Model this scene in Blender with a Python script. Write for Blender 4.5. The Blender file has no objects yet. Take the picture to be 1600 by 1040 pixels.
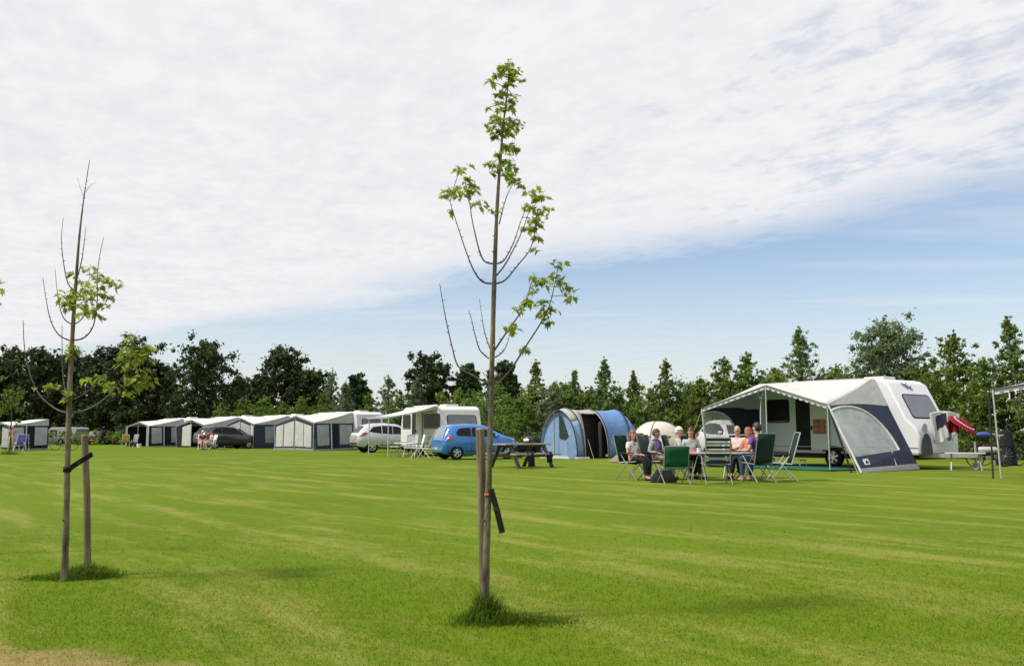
import bpy, bmesh, math, random
import numpy as np
from mathutils import Vector, Matrix

random.seed(7)
rng = np.random.default_rng(7)
SC = bpy.context.scene
COL = SC.collection
PI = math.pi
R = math.radians

# ------------------------------------------------------------------ camera
F = 1400.0            # focal length in photograph pixels (photo is 1600 x 1040)
EYE = 1.05
HOR = 678.0
PITCH = math.atan((HOR - 520.0) / F)
cam_data = bpy.data.cameras.new('camera')
cam_data.sensor_width = 36.0
cam_data.lens = 36.0 * F / 1600.0
cam_data.clip_start = 0.05
cam_data.clip_end = 3000.0
cam = bpy.data.objects.new('camera', cam_data)
COL.objects.link(cam)
cam.location = (0, 0, EYE)
cam.rotation_euler = (PI / 2 + PITCH, 0, 0)
SC.camera = cam


def P(px, py, Y):
    """world point seen at photo pixel px,py at ground distance Y"""
    cx, up = (px - 800.0) / F, (520.0 - py) / F
    ry = math.cos(PITCH) - up * math.sin(PITCH)
    rz = math.sin(PITCH) + up * math.cos(PITCH)
    k = Y / ry
    return Vector((cx * k, Y, EYE + rz * k))


def G(px, py):
    cx, up = (px - 800.0) / F, (520.0 - py) / F
    ry = math.cos(PITCH) - up * math.sin(PITCH)
    rz = math.sin(PITCH) + up * math.cos(PITCH)
    k = -EYE / rz
    return Vector((cx * k, ry * k, 0))


def GX(px, Y):
    """ground point at distance Y under photo column px"""
    py = HOR + F * EYE / Y
    for _ in range(4):
        g = G(px, py)
        py += (g.y - Y) * (py - HOR) / Y
    return Vector((G(px, py).x, Y, 0))


# ------------------------------------------------------------------ world
SUN_EL = R(54)
SUN_AZ = math.atan2(-0.95, -0.28)       # from +Y towards +X
world = bpy.data.worlds.new('World')
SC.world = world
world.use_nodes = True
nt = world.node_tree
nt.nodes.clear()
N = nt.nodes.new
L = nt.links.new


def mathn(op, a, b=None, clamp=False, tree=None):
    t = tree or nt
    n = t.nodes.new('ShaderNodeMath')
    n.operation = op
    n.use_clamp = clamp
    for i, v in enumerate((a, b)):
        if v is None:
            continue
        if isinstance(v, (int, float)):
            n.inputs[i].default_value = v
        else:
            t.links.new(v, n.inputs[i])
    return n.outputs[0]


def maprange(v, a, b, c, d, smooth=True, tree=None):
    t = tree or nt
    n = t.nodes.new('ShaderNodeMapRange')
    n.interpolation_type = 'SMOOTHSTEP' if smooth else 'LINEAR'
    t.links.new(v, n.inputs[0])
    for i, x in enumerate((a, b, c, d)):
        n.inputs[i + 1].default_value = x
    return n.outputs[0]


out = N('ShaderNodeOutputWorld')
sky = N('ShaderNodeTexSky')
sky.sky_type = 'NISHITA'
sky.sun_disc = False
sky.sun_elevation = SUN_EL
sky.sun_rotation = SUN_AZ
sky.altitude = 0
sky.air_density = 1.0
sky.dust_density = 1.2
sky.ozone_density = 1.6
bg_sky = N('ShaderNodeBackground')
bg_sky.inputs['Strength'].default_value = 0.125
L(sky.outputs[0], bg_sky.inputs[0])
tc = N('ShaderNodeTexCoord')
sep = N('ShaderNodeSeparateXYZ')
L(tc.outputs['Generated'], sep.inputs[0])
zc = mathn('MAXIMUM', sep.outputs[2], 0.02)
sx = mathn('DIVIDE', sep.outputs[0], zc)
sy = mathn('DIVIDE', sep.outputs[1], zc)
comb = N('ShaderNodeCombineXYZ')
L(sx, comb.inputs[0])
L(sy, comb.inputs[1])


def noise(vec, scale, detail, rough, dist=0.0, tree=None, dims='3D'):
    t = tree or nt
    n = t.nodes.new('ShaderNodeTexNoise')
    n.inputs['Scale'].default_value = scale
    n.inputs['Detail'].default_value = detail
    n.inputs['Roughness'].default_value = rough
    n.inputs['Distortion'].default_value = dist
    if vec is not None:
        t.links.new(vec, n.inputs['Vector'])
    return n.outputs['Fac']


# the sheet of high cloud ends along the line x + y = 5.55 of the cloud plane
mp0 = N('ShaderNodeMapping')
mp0.inputs['Rotation'].default_value = (0, 0, R(62.7))
L(comb.outputs[0], mp0.inputs[0])
mp = N('ShaderNodeMapping')
mp.inputs['Scale'].default_value = (0.72, 1.0, 1.0)
L(mp0.outputs[0], mp.inputs[0])
n_big = noise(mp.outputs[0], 0.55, 3.0, 0.5, 0.3)
n_mid = noise(mp.outputs[0], 3.2, 6.0, 0.6, 0.4)
n_fin = noise(mp.outputs[0], 11.0, 6.0, 0.62, 0.3)
summ = mathn('ADD', sx, sy)
edge = mathn('ADD', summ, mathn('MULTIPLY', mathn('SUBTRACT', n_big, 0.5), 2.4))
edge = mathn('ADD', edge, mathn('MULTIPLY', mathn('SUBTRACT', n_mid, 0.5), 1.5))
edge = mathn('ADD', edge, mathn('MULTIPLY', mathn('SUBTRACT', n_fin, 0.5), 1.0))
sheet = maprange(edge, 4.45, 6.35, 1.0, 0.0)
tex = mathn('ADD', mathn('MULTIPLY', n_mid, 0.55), mathn('MULTIPLY', n_fin, 0.45))
cover = maprange(tex, 0.34, 0.56, 0.62, 0.97)
# the sheet thickens away from its right hand side
thick = maprange(mathn('SUBTRACT', sx, mathn('MULTIPLY', sy, 0.12)), -0.6, 1.7, 0.36, -0.08)
cover = mathn('ADD', cover, thick, clamp=True)
a_sheet = mathn('MULTIPLY', sheet, cover)
# low streaks beyond the edge
mp2 = N('ShaderNodeMapping')
mp2.inputs['Rotation'].default_value = (0, 0, R(-42))
mp2.inputs['Scale'].default_value = (0.18, 0.9, 1.0)
L(comb.outputs[0], mp2.inputs[0])
n_st = noise(mp2.outputs[0], 0.8, 4.0, 0.55, 0.2)
streak = maprange(n_st, 0.42, 0.72, 0.0, 0.52)
hz = maprange(sep.outputs[2], 0.0, 0.22, 0.66, 0.06)
a_low = mathn('MAXIMUM', streak, hz)
alpha = mathn('MAXIMUM', a_sheet, a_low, clamp=True)
bg_cl = N('ShaderNodeBackground')
ramp = N('ShaderNodeValToRGB')
ramp.color_ramp.elements[0].position = 0.32
ramp.color_ramp.elements[0].color = (0.80, 0.82, 0.875, 1)
ramp.color_ramp.elements[1].position = 0.60
ramp.color_ramp.elements[1].color = (0.94, 0.94, 0.955, 1)
L(tex, ramp.inputs[0])
L(ramp.outputs[0], bg_cl.inputs[0])
bg_cl.inputs['Strength'].default_value = 0.785
mixs = N('ShaderNodeMixShader')
L(alpha, mixs.inputs[0])
L(bg_sky.outputs[0], mixs.inputs[1])
L(bg_cl.outputs[0], mixs.inputs[2])
L(mixs.outputs[0], out.inputs[0])

# ------------------------------------------------------------------ sun
sun_data = bpy.data.lights.new('sun', 'SUN')
sun_data.energy = 3.7
sun_data.angle = R(8.0)
sun_data.color = (1.0, 0.95, 0.86)
sun = bpy.data.objects.new('sun', sun_data)
COL.objects.link(sun)
sdir = Vector((math.sin(SUN_AZ) * math.cos(SUN_EL), math.cos(SUN_AZ) * math.cos(SUN_EL), math.sin(SUN_EL)))
sun.rotation_euler = (-sdir).to_track_quat('-Z', 'Y').to_euler()

SC.view_settings.view_transform = 'Standard'
SC.view_settings.look = 'None'
SC.view_settings.exposure = 0.3
SC.view_settings.gamma = 1.0
SC.view_settings.use_curve_mapping = False
SC.render.engine = 'CYCLES'
SC.cycles.max_bounces = 6
SC.cycles.transparent_max_bounces = 12

# ------------------------------------------------------------------ materials
MATS = {}


def new_mat(name):
    m = bpy.data.materials.new(name)
    m.use_nodes = True
    t = m.node_tree
    return m, t, t.nodes['Principled BSDF'], t.nodes['Material Output']


def mat(name, col, rough=0.6, var=0.12, scale=6.0, metal=0.0, bump=0.0, bscale=40.0, spec=0.5, stretch=None, coat=0.0):
    if name in MATS:
        return MATS[name]
    m, t, b, o = new_mat(name)
    c = t.nodes.new('ShaderNodeTexCoord')
    vec = c.outputs['Object']
    if stretch:
        mpn = t.nodes.new('ShaderNodeMapping')
        mpn.inputs['Scale'].default_value = stretch
        t.links.new(vec, mpn.inputs[0])
        vec = mpn.outputs[0]
    f = noise(vec, scale, 5.0, 0.6, tree=t)
    rp = t.nodes.new('ShaderNodeValToRGB')
    rp.color_ramp.elements[0].position = 0.3
    rp.color_ramp.elements[1].position = 0.7
    rp.color_ramp.elements[0].color = tuple(x * (1 - var) for x in col) + (1,)
    rp.color_ramp.elements[1].color = tuple(min(1, x * (1 + var)) for x in col) + (1,)
    t.links.new(f, rp.inputs[0])
    t.links.new(rp.outputs[0], b.inputs['Base Color'])
    b.inputs['Roughness'].default_value = rough
    b.inputs['Metallic'].default_value = metal
    b.inputs['Specular IOR Level'].default_value = spec
    if coat:
        b.inputs['Coat Weight'].default_value = coat
        b.inputs['Coat Roughness'].default_value = 0.05
    if bump:
        f2 = noise(vec, bscale, 4.0, 0.6, tree=t)
        bn = t.nodes.new('ShaderNodeBump')
        bn.inputs['Strength'].default_value = bump
        bn.inputs['Distance'].default_value = 0.02
        t.links.new(f2, bn.inputs['Height'])
        t.links.new(bn.outputs[0], b.inputs['Normal'])
    MATS[name] = m
    return m


def cloth(name, col, trans=0.25, var=0.10, fold=0.5, fscale=3.0, rough=0.85):
    """tent cloth: lets a share of the light through, soft wrinkles"""
    if name in MATS:
        return MATS[name]
    m, t, b, o = new_mat(name)
    c = t.nodes.new('ShaderNodeTexCoord')
    f = noise(c.outputs['Object'], 4.0, 5.0, 0.6, tree=t)
    rp = t.nodes.new('ShaderNodeValToRGB')
    rp.color_ramp.elements[0].position = 0.3
    rp.color_ramp.elements[1].position = 0.7
    rp.color_ramp.elements[0].color = tuple(x * (1 - var) for x in col) + (1,)
    rp.color_ramp.elements[1].color = tuple(min(1, x * (1 + var)) for x in col) + (1,)
    t.links.new(f, rp.inputs[0])
    t.links.new(rp.outputs[0], b.inputs['Base Color'])
    b.inputs['Roughness'].default_value = rough
    b.inputs['Specular IOR Level'].default_value = 0.25
    f2 = noise(c.outputs['Object'], fscale, 4.0, 0.55, 0.4, tree=t)
    bn = t.nodes.new('ShaderNodeBump')
    bn.inputs['Strength'].default_value = fold
    bn.inputs['Distance'].default_value = 0.06
    t.links.new(f2, bn.inputs['Height'])
    t.links.new(bn.outputs[0], b.inputs['Normal'])
    tr = t.nodes.new('ShaderNodeBsdfTranslucent')
    t.links.new(rp.outputs[0], tr.inputs[0])
    mx = t.nodes.new('ShaderNodeMixShader')
    mx.inputs[0].default_value = trans
    t.links.new(b.outputs[0], mx.inputs[1])
    t.links.new(tr.outputs[0], mx.inputs[2])
    t.links.new(mx.outputs[0], o.inputs[0])
    MATS[name] = m
    return m


def clear_film(name, col, opac=0.45):
    if name in MATS:
        return MATS[name]
    m, t, b, o = new_mat(name)
    b.inputs['Base Color'].default_value = (*col, 1)
    b.inputs['Roughness'].default_value = 0.18
    tp = t.nodes.new('ShaderNodeBsdfTransparent')
    c = t.nodes.new('ShaderNodeTexCoord')
    f = noise(c.outputs['Object'], 2.5, 3.0, 0.5, tree=t)
    f3 = noise(c.outputs['Object'], 1.6, 2.0, 0.5, 0.8, tree=t)
    bn = t.nodes.new('ShaderNodeBump')
    bn.inputs['Strength'].default_value = 0.35
    bn.inputs['Distance'].default_value = 0.05
    t.links.new(f3, bn.inputs['Height'])
    t.links.new(bn.outputs[0], b.inputs['Normal'])
    k = maprange(f, 0.3, 0.7, opac - 0.1, opac + 0.1, tree=t)
    mx = t.nodes.new('ShaderNodeMixShader')
    t.links.new(k, mx.inputs[0])
    t.links.new(tp.outputs[0], mx.inputs[1])
    t.links.new(b.outputs[0], mx.inputs[2])
    t.links.new(mx.outputs[0], o.inputs[0])
    MATS[name] = m
    return m


def leafmat(name, c_dark, c_light, trans=0.35, clump=0.7, tcol=None):
    if name in MATS:
        return MATS[name]
    m, t, b, o = new_mat(name)
    g = t.nodes.new('ShaderNodeNewGeometry')
    c = t.nodes.new('ShaderNodeTexCoord')
    oi = t.nodes.new('ShaderNodeObjectInfo')
    f = noise(g.outputs['Position'], clump, 3.0, 0.6, tree=t)
    f = maprange(f, 0.3, 0.7, 0.0, 1.0, tree=t)
    a = mathn('MULTIPLY', g.outputs['Random Per Island'], 0.5, tree=t)
    a = mathn('ADD', a, mathn('MULTIPLY', f, 0.5, tree=t), tree=t)
    rp = t.nodes.new('ShaderNodeValToRGB')
    rp.color_ramp.elements[0].position = 0.15
    rp.color_ramp.elements[1].position = 0.9
    rp.color_ramp.elements[0].color = (*c_dark, 1)
    rp.color_ramp.elements[1].color = (*c_light, 1)
    t.links.new(a, rp.inputs[0])
    hs = t.nodes.new('ShaderNodeHueSaturation')
    t.links.new(rp.outputs[0], hs.inputs['Color'])
    t.links.new(maprange(oi.outputs['Random'], 0, 1, 0.485, 0.515, False, tree=t), hs.inputs['Hue'])
    t.links.new(maprange(oi.outputs['Random'], 0, 1, 0.85, 1.12, False, tree=t), hs.inputs['Value'])
    t.links.new(hs.outputs[0], b.inputs['Base Color'])
    b.inputs['Roughness'].default_value = 0.55
    b.inputs['Specular IOR Level'].default_value = 0.3
    tr = t.nodes.new('ShaderNodeBsdfTranslucent')
    if tcol:
        mc = t.nodes.new('ShaderNodeMix')
        mc.data_type = 'RGBA'
        mc.inputs[0].default_value = 0.6
        t.links.new(hs.outputs[0], mc.inputs[6])
        mc.inputs[7].default_value = (*tcol, 1)
        t.links.new(mc.outputs[2], tr.inputs[0])
    else:
        t.links.new(hs.outputs[0], tr.inputs[0])
    mx = t.nodes.new('ShaderNodeMixShader')
    mx.inputs[0].default_value = trans
    t.links.new(b.outputs[0], mx.inputs[1])
    t.links.new(tr.outputs[0], mx.inputs[2])
    t.links.new(mx.outputs[0], o.inputs[0])
    MATS[name] = m
    return m


# ---- the lawn: colour depends on place only, shared by the ground sheet and the blades
ROW_DIR = (0.62, -0.785)       # mowing direction on the ground


def lawn_colour(t):
    g = t.nodes.new('ShaderNodeNewGeometry')
    pos = g.outputs['Position']
    sp = t.nodes.new('ShaderNodeSeparateXYZ')
    t.links.new(pos, sp.inputs[0])
    flat = t.nodes.new('ShaderNodeCombineXYZ')
    t.links.new(sp.outputs[0], flat.inputs[0])
    t.links.new(sp.outputs[1], flat.inputs[1])
    v = flat.outputs[0]
    # across-row coordinate
    across = mathn('ADD', mathn('MULTIPLY', sp.outputs[0], -ROW_DIR[1], tree=t), mathn('MULTIPLY', sp.outputs[1], ROW_DIR[0], tree=t), tree=t)
    wob = mathn('MULTIPLY', mathn('SUBTRACT', noise(v, 0.22, 3, 0.5, tree=t), 0.5, tree=t), 2.6, tree=t)
    ph = mathn('ADD', across, wob, tree=t)
    s1 = mathn('SINE', mathn('MULTIPLY', ph, 3.6, tree=t), tree=t)
    s2 = mathn('SINE', mathn('MULTIPLY', ph, 7.9, tree=t), tree=t)
    st = mathn('ADD', mathn('MULTIPLY', s1, 0.6, tree=t), mathn('MULTIPLY', s2, 0.4, tree=t), tree=t)
    # stretched patches running with the rows
    along = mathn('ADD', mathn('MULTIPLY', sp.outputs[0], ROW_DIR[0], tree=t), mathn('MULTIPLY', sp.outputs[1], ROW_DIR[1], tree=t), tree=t)
    m1 = t.nodes.new('ShaderNodeCombineXYZ')
    t.links.new(mathn('MULTIPLY', along, 0.42, tree=t), m1.inputs[0])
    t.links.new(mathn('MULTIPLY', across, 2.1, tree=t), m1.inputs[1])
    pat = noise(m1.outputs[0], 0.75, 7, 0.66, 0.25, tree=t)
    fine = noise(v, 5.5, 5, 0.7, tree=t)
    big = noise(v, 0.16, 3, 0.5, tree=t)
    # dry grass
    dry = mathn('ADD', mathn('MULTIPLY', st, 0.055, tree=t), pat, tree=t)
    dry = mathn('ADD', dry, mathn('MULTIPLY', mathn('SUBTRACT', fine, 0.5, tree=t), 0.22, tree=t), tree=t)
    grain = noise(v, 26.0, 4, 0.75, tree=t)
    dry = mathn('ADD', dry, mathn('MULTIPLY', mathn('SUBTRACT', grain, 0.5, tree=t), 0.34, tree=t), tree=t)
    dryf = maprange(dry, 0.45, 0.70, 0.0, 0.85, tree=t)
    # near the camera and far off the grass is greener: the dry rows lie in the middle of the field
    mid = maprange(sp.outputs[1], 30.0, 48.0, 1.0, 0.25, tree=t)
    dryf = mathn('MULTIPLY', dryf, mid, tree=t)
    grn = t.nodes.new('ShaderNodeValToRGB')
    grn.color_ramp.elements[0].position = 0.30
    grn.color_ramp.elements[0].color = (0.062, 0.110, 0.004, 1)
    grn.color_ramp.elements[1].position = 0.72
    grn.color_ramp.elements[1].color = (0.132, 0.190, 0.007, 1)
    gmix = mathn('ADD', mathn('MULTIPLY', fine, 0.42, tree=t), mathn('MULTIPLY', big, 0.40, tree=t), tree=t)
    gmix = mathn('ADD', gmix, mathn('MULTIPLY', grain, 0.22, tree=t), tree=t)
    t.links.new(gmix, grn.inputs[0])
    mc = t.nodes.new('ShaderNodeMix')
    mc.data_type = 'RGBA'
    t.links.new(dryf, mc.inputs[0])
    t.links.new(grn.outputs[0], mc.inputs[6])
    mc.inputs[7].default_value = (0.205, 0.212, 0.042, 1)
    # trampled bare strip along the near left edge of the field
    edge_v = mathn('ADD', mathn('MULTIPLY', sp.outputs[0], 0.42, tree=t), mathn('MULTIPLY', sp.outputs[1], 0.91, tree=t), tree=t)
    edge_v = mathn('ADD', edge_v, mathn('MULTIPLY', mathn('SUBTRACT', noise(v, 2.2, 4, 0.6, tree=t), 0.5, tree=t), 0.55, tree=t), tree=t)
    bare = maprange(edge_v, 3.05, 3.28, 0.95, 0.0, tree=t)
    bare = mathn('MULTIPLY', bare, maprange(noise(v, 9, 4, 0.7, tree=t), 0.35, 0.6, 0.45, 1.0, tree=t), tree=t)
    mb = t.nodes.new('ShaderNodeMix')
    mb.data_type = 'RGBA'
    t.links.new(bare, mb.inputs[0])
    t.links.new(mc.outputs[2], mb.inputs[6])
    mb.inputs[7].default_value = (0.27, 0.20, 0.085, 1)
    return mb.outputs[2], v


def lawn_mat():
    m, t, b, o = new_mat('lawn_ground')
    c, v = lawn_colour(t)
    t.links.new(c, b.inputs['Base Color'])
    b.inputs['Roughness'].default_value = 0.95
    b.inputs['Specular IOR Level'].default_value = 0.1
    f = noise(v, 60, 4, 0.7, tree=t)
    f2 = noise(v, 9, 4, 0.7, tree=t)
    h = mathn('ADD', mathn('MULTIPLY', f, 0.4, tree=t), f2, tree=t)
    bn = t.nodes.new('ShaderNodeBump')
    bn.inputs['Strength'].default_value = 0.6
    bn.inputs['Distance'].default_value = 0.04
    t.links.new(h, bn.inputs['Height'])
    t.links.new(bn.outputs[0], b.inputs['Normal'])
    return m


def blade_mat():
    m, t, b, o = new_mat('grass_blades')
    c, v = lawn_colour(t)
    g = t.nodes.new('ShaderNodeNewGeometry')
    hs = t.nodes.new('ShaderNodeHueSaturation')
    t.links.new(c, hs.inputs['Color'])
    t.links.new(maprange(g.outputs['Random Per Island'], 0, 1, 1.25, 2.0, False, tree=t), hs.inputs['Value'])  # blade colour raised so the specks read as highlights instead of shade
    t.links.new(maprange(g.outputs['Random Per Island'], 0, 1, 0.485, 0.51, False, tree=t), hs.inputs['Hue'])
    t.links.new(hs.outputs[0], b.inputs['Base Color'])
    b.inputs['Roughness'].default_value = 0.6
    b.inputs['Specular IOR Level'].default_value = 0.15
    tr = t.nodes.new('ShaderNodeBsdfTranslucent')
    t.links.new(hs.outputs[0], tr.inputs[0])
    mx = t.nodes.new('ShaderNodeMixShader')
    mx.inputs[0].default_value = 0.5
    t.links.new(b.outputs[0], mx.inputs[1])
    t.links.new(tr.outputs[0], mx.inputs[2])
    t.links.new(mx.outputs[0], o.inputs[0])
    return m


# ------------------------------------------------------------------ builders
def tag(o, label=None, cat=None, group=None, kind=None):
    if label: o['label'] = label
    if cat: o['category'] = cat
    if group: o['group'] = group
    if kind: o['kind'] = kind
    return o


def empty(name, loc=(0, 0, 0), rz=0.0, label=None, cat=None, group=None):
    o = bpy.data.objects.new(name, None)
    o.empty_display_size = 0.2
    COL.objects.link(o)
    o.location = loc
    o.rotation_euler = (0, 0, rz)
    return tag(o, label, cat, group)


def copy_tree(o, parent=None):
    c = o.copy()
    COL.objects.link(c)
    c.parent = parent
    for ch in list(o.children):
        copy_tree(ch, c)
    return c


class MB:
    """collects shapes and links them as ONE mesh object"""
    def __init__(self):
        self.v, self.f, self.mi = [], [], []
        self.cur = 0

    def add(self, vs, fs):
        k = len(self.v)
        self.v += [tuple(x) for x in vs]
        self.f += [tuple(i + k for i in f) for f in fs]
        self.mi += [self.cur] * len(fs)
        return self

    def box(self, c, s, rot=None):
        hx, hy, hz = s[0] / 2, s[1] / 2, s[2] / 2
        vs = [Vector((x, y, z)) for x in (-hx, hx) for y in (-hy, hy) for z in (-hz, hz)]
        if rot is not None:
            vs = [rot @ v for v in vs]
        vs = [v + Vector(c) for v in vs]
        return self.add(vs, [(0, 1, 3, 2), (4, 6, 7, 5), (0, 4, 5, 1), (2, 3, 7, 6), (0, 2, 6, 4), (1, 5, 7, 3)])

    def bar(self, a, b, w, h, up=(0, 0, 1)):
        a, b = Vector(a), Vector(b)
        d = (b - a)
        ln = d.length
        d.normalize()
        up = Vector(up)
        if abs(d.dot(up)) > 0.98:
            up = Vector((1, 0, 0))
        s = d.cross(up).normalized()
        u = s.cross(d).normalized()
        vs = []
        for p in (a, b):
            for i, j in ((-1, -1), (1, -1), (1, 1), (-1, 1)):
                vs.append(p + s * (w / 2 * i) + u * (h / 2 * j))
        return self.add(vs, [(3, 2, 1, 0), (4, 5, 6, 7), (0, 1, 5, 4), (1, 2, 6, 5), (2, 3, 7, 6), (3, 0, 4, 7)])

    def tube(self, pts, rad, n=8, cap=True):
        pts = [Vector(p) for p in pts]
        m = len(pts)
        rads = [rad] * m if isinstance(rad, (int, float)) else list(rad)
        vs, fs = [], []
        prev = None
        for i in range(m):
            d = (pts[min(i + 1, m - 1)] - pts[max(i - 1, 0)])
            if d.length < 1e-9:
                d = Vector((0, 0, 1))
            d.normalize()
            if prev is None:
                a = Vector((0, 0, 1)) if abs(d.z) < 0.9 else Vector((1, 0, 0))
                s = d.cross(a).normalized()
            else:
                s = (prev - d * prev.dot(d)).normalized()
            prev = s
            u = d.cross(s)
            for k in range(n):
                t = 2 * PI * k / n
                vs.append(pts[i] + (s * math.cos(t) + u * math.sin(t)) * rads[i])
        for i in range(m - 1):
            for k in range(n):
                a, b = i * n + k, i * n + (k + 1) % n
                fs.append((a, b, b + n, a + n))
        if cap:
            fs.append(tuple(range(n - 1, -1, -1)))
            fs.append(tuple(range((m - 1) * n, m * n)))
        return self.add(vs, fs)

    def prism(self, poly, thick, off=0.0):
        """polygon of 3-D points thickened along its normal"""
        poly = [Vector(p) for p in poly]
        nrm = Vector((0, 0, 0))
        for i in range(len(poly)):
            a, b = poly[i], poly[(i + 1) % len(poly)]
            nrm += Vector(((a.y - b.y) * (a.z + b.z), (a.z - b.z) * (a.x + b.x), (a.x - b.x) * (a.y + b.y)))
        nrm.normalize()
        n = len(poly)
        vs = [p + nrm * off for p in poly] + [p + nrm * (off - thick) for p in poly]
        fs = [tuple(range(n)), tuple(range(2 * n - 1, n - 1, -1))]
        for i in range(n):
            j = (i + 1) % n
            fs.append((i, i + n, j + n, j))
        return self.add(vs, fs)

    def extrude_xz(self, prof, y0, y1):
        n = len(prof)
        vs = [(x, y0, z) for x, z in prof] + [(x, y1, z) for x, z in prof]
        fs = [tuple(range(n - 1, -1, -1)), tuple(range(n, 2 * n))]
        for i in range(n):
            j = (i + 1) % n
            fs.append((i, j, j + n, i + n))
        return self.add(vs, fs)

    def grid(self, rows, closed=False):
        """rows of equally many points"""
        n = len(rows[0])
        vs = [p for r in rows for p in r]
        fs = []
        for i in range(len(rows) - 1):
            for k in range(n if closed else n - 1):
                a, b = i * n + k, i * n + (k + 1) % n
                fs.append((a, b, b + n, a + n))
        return self.add(vs, fs)

    def lathe(self, prof, c=(0, 0, 0), n=16, axis='z'):
        rows = []
        for r, z in prof:
            row = []
            for k in range(n):
                t = 2 * PI * k / n
                p = (r * math.cos(t), r * math.sin(t), z)
                if axis == 'y':
                    p = (p[0], p[2], p[1])
                elif axis == 'x':
                    p = (p[2], p[0], p[1])
                row.append((p[0] + c[0], p[1] + c[1], p[2] + c[2]))
            rows.append(row)
        self.grid(rows, True)
        return self

    def ball(self, c, r, n=12, m=8, rot=None):
        if isinstance(r, (int, float)):
            r = (r, r, r)
        rows = []
        for i in range(m + 1):
            ph = -PI / 2 + PI * i / m
            row = []
            for k in range(n):
                t = 2 * PI * k / n
                p = Vector((r[0] * math.cos(ph) * math.cos(t), r[1] * math.cos(ph) * math.sin(t), r[2] * math.sin(ph)))
                if rot is not None:
                    p = rot @ p
                row.append(p + Vector(c))
            rows.append(row)
        return self.grid(rows, True)

    def build(self, name, m, parent=None, smooth=None, bevel=0.0, solid=0.0, sub=0):
        me = bpy.data.meshes.new(name)
        me.from_pydata(self.v, [], self.f)
        ms = m if isinstance(m, (list, tuple)) else [m]
        for q in ms:
            me.materials.append(q)
        if len(ms) > 1:
            me.polygons.foreach_set('material_index', self.mi)
        bm = bmesh.new()
        bm.from_mesh(me)
        bmesh.ops.recalc_face_normals(bm, faces=bm.faces)
        bm.to_mesh(me)
        bm.free()
        if smooth is not None:
            me.polygons.foreach_set('use_smooth', [True] * len(me.polygons))
            me.set_sharp_from_angle(angle=R(smooth))
        me.update()
        o = bpy.data.objects.new(name, me)
        COL.objects.link(o)
        if parent is not None:
            o.parent = parent
        if solid:
            md = o.modifiers.new('thick', 'SOLIDIFY')
            md.thickness = solid
            md.offset = 0
        if bevel:
            md = o.modifiers.new('bevel', 'BEVEL')
            md.width = bevel
            md.segments = 2
            md.limit_method = 'ANGLE'
            md.angle_limit = R(40)
        if sub:
            md = o.modifiers.new('sub', 'SUBSURF')
            md.levels = sub
            md.render_levels = sub
        return o


def quads_object(name, verts, m, parent=None, tri=False):
    """verts: (n,4,3) or (n,3,3) numpy array"""
    n, k, _ = verts.shape
    me = bpy.data.meshes.new(name)
    me.vertices.add(n * k)
    me.vertices.foreach_set('co', verts.reshape(-1).astype(np.float32))
    me.loops.add(n * k)
    me.loops.foreach_set('vertex_index', np.arange(n * k, dtype=np.int32))
    me.polygons.add(n)
    me.polygons.foreach_set('loop_start', np.arange(0, n * k, k, dtype=np.int32))
    me.polygons.foreach_set('loop_total', np.full(n, k, dtype=np.int32))
    me.materials.append(m)
    me.update(calc_edges=True)
    me.validate()
    o = bpy.data.objects.new(name, me)
    COL.objects.link(o)
    if parent is not None:
        o.parent = parent
    return o


def rrect(o, a, b, w, h, r, n=4, skew=0.0):
    """rounded rectangle, centre o, in-plane unit axes a (w) and b (h)"""
    o, a, b = Vector(o), Vector(a), Vector(b)
    pts = []
    for cx, cy, t0 in ((w / 2 - r, h / 2 - r, 0), (-w / 2 + r, h / 2 - r, PI / 2), (-w / 2 + r, -h / 2 + r, PI), (w / 2 - r, -h / 2 + r, 1.5 * PI)):
        for i in range(n + 1):
            t = t0 + PI / 2 * i / n
            x, y = cx + r * math.cos(t), cy + r * math.sin(t)
            pts.append(o + a * (x + skew * y) + b * y)
    return pts


# shared colours
M_WHITE = mat('white_panel', (0.62, 0.63, 0.65), 0.35, 0.05, 2.0, spec=0.5)
M_CREAM = mat('cream_panel', (0.62, 0.62, 0.59), 0.4, 0.05, 2.0)
M_GLASS = mat('dark_window', (0.022, 0.021, 0.022), 0.16, 0.3, 3.0, spec=0.10)
M_TINT = mat('tinted_window', (0.16, 0.17, 0.20), 0.10, 0.15, 2.0, spec=0.7)
M_RUBBER = mat('black_rubber', (0.012, 0.012, 0.012), 0.8, 0.2, 20, spec=0.15)
M_ALU = mat('aluminium', (0.62, 0.63, 0.64), 0.35, 0.1, 12, metal=0.7)
M_STEEL = mat('galvanised_steel', (0.38, 0.39, 0.40), 0.5, 0.2, 15, metal=0.4)
M_DARK = mat('interior_shade', (0.016, 0.014, 0.013), 0.9, 0.3, 4)
M_CHAS = mat('chassis_black', (0.02, 0.02, 0.022), 0.8, 0.2, 8)
M_ROOF = cloth('white_roof_cloth', (0.58, 0.57, 0.55), 0.12, 0.07, 0.9, 1.6)
M_BAND = cloth('light_grey_cloth', (0.50, 0.50, 0.50), 0.22, 0.06, 0.5, 2.0)
M_NAVY = cloth('navy_cloth', (0.030, 0.040, 0.070), 0.08, 0.12, 0.5, 2.0)
M_NAVYD = cloth('dark_navy_cloth', (0.012, 0.014, 0.024), 0.04, 0.15, 0.5, 2.0)
M_GREYC = cloth('grey_cloth', (0.28, 0.29, 0.31), 0.15, 0.08, 0.5, 2.0)
M_TRIM = cloth('white_trim', (0.66, 0.66, 0.66), 0.15, 0.05, 0.3, 5.0)
M_VAL = cloth('grey_valance', (0.22, 0.23, 0.25), 0.15, 0.1, 0.3, 5.0)
M_FILM = clear_film('clear_film', (0.50, 0.53, 0.53), 0.36)
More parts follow.
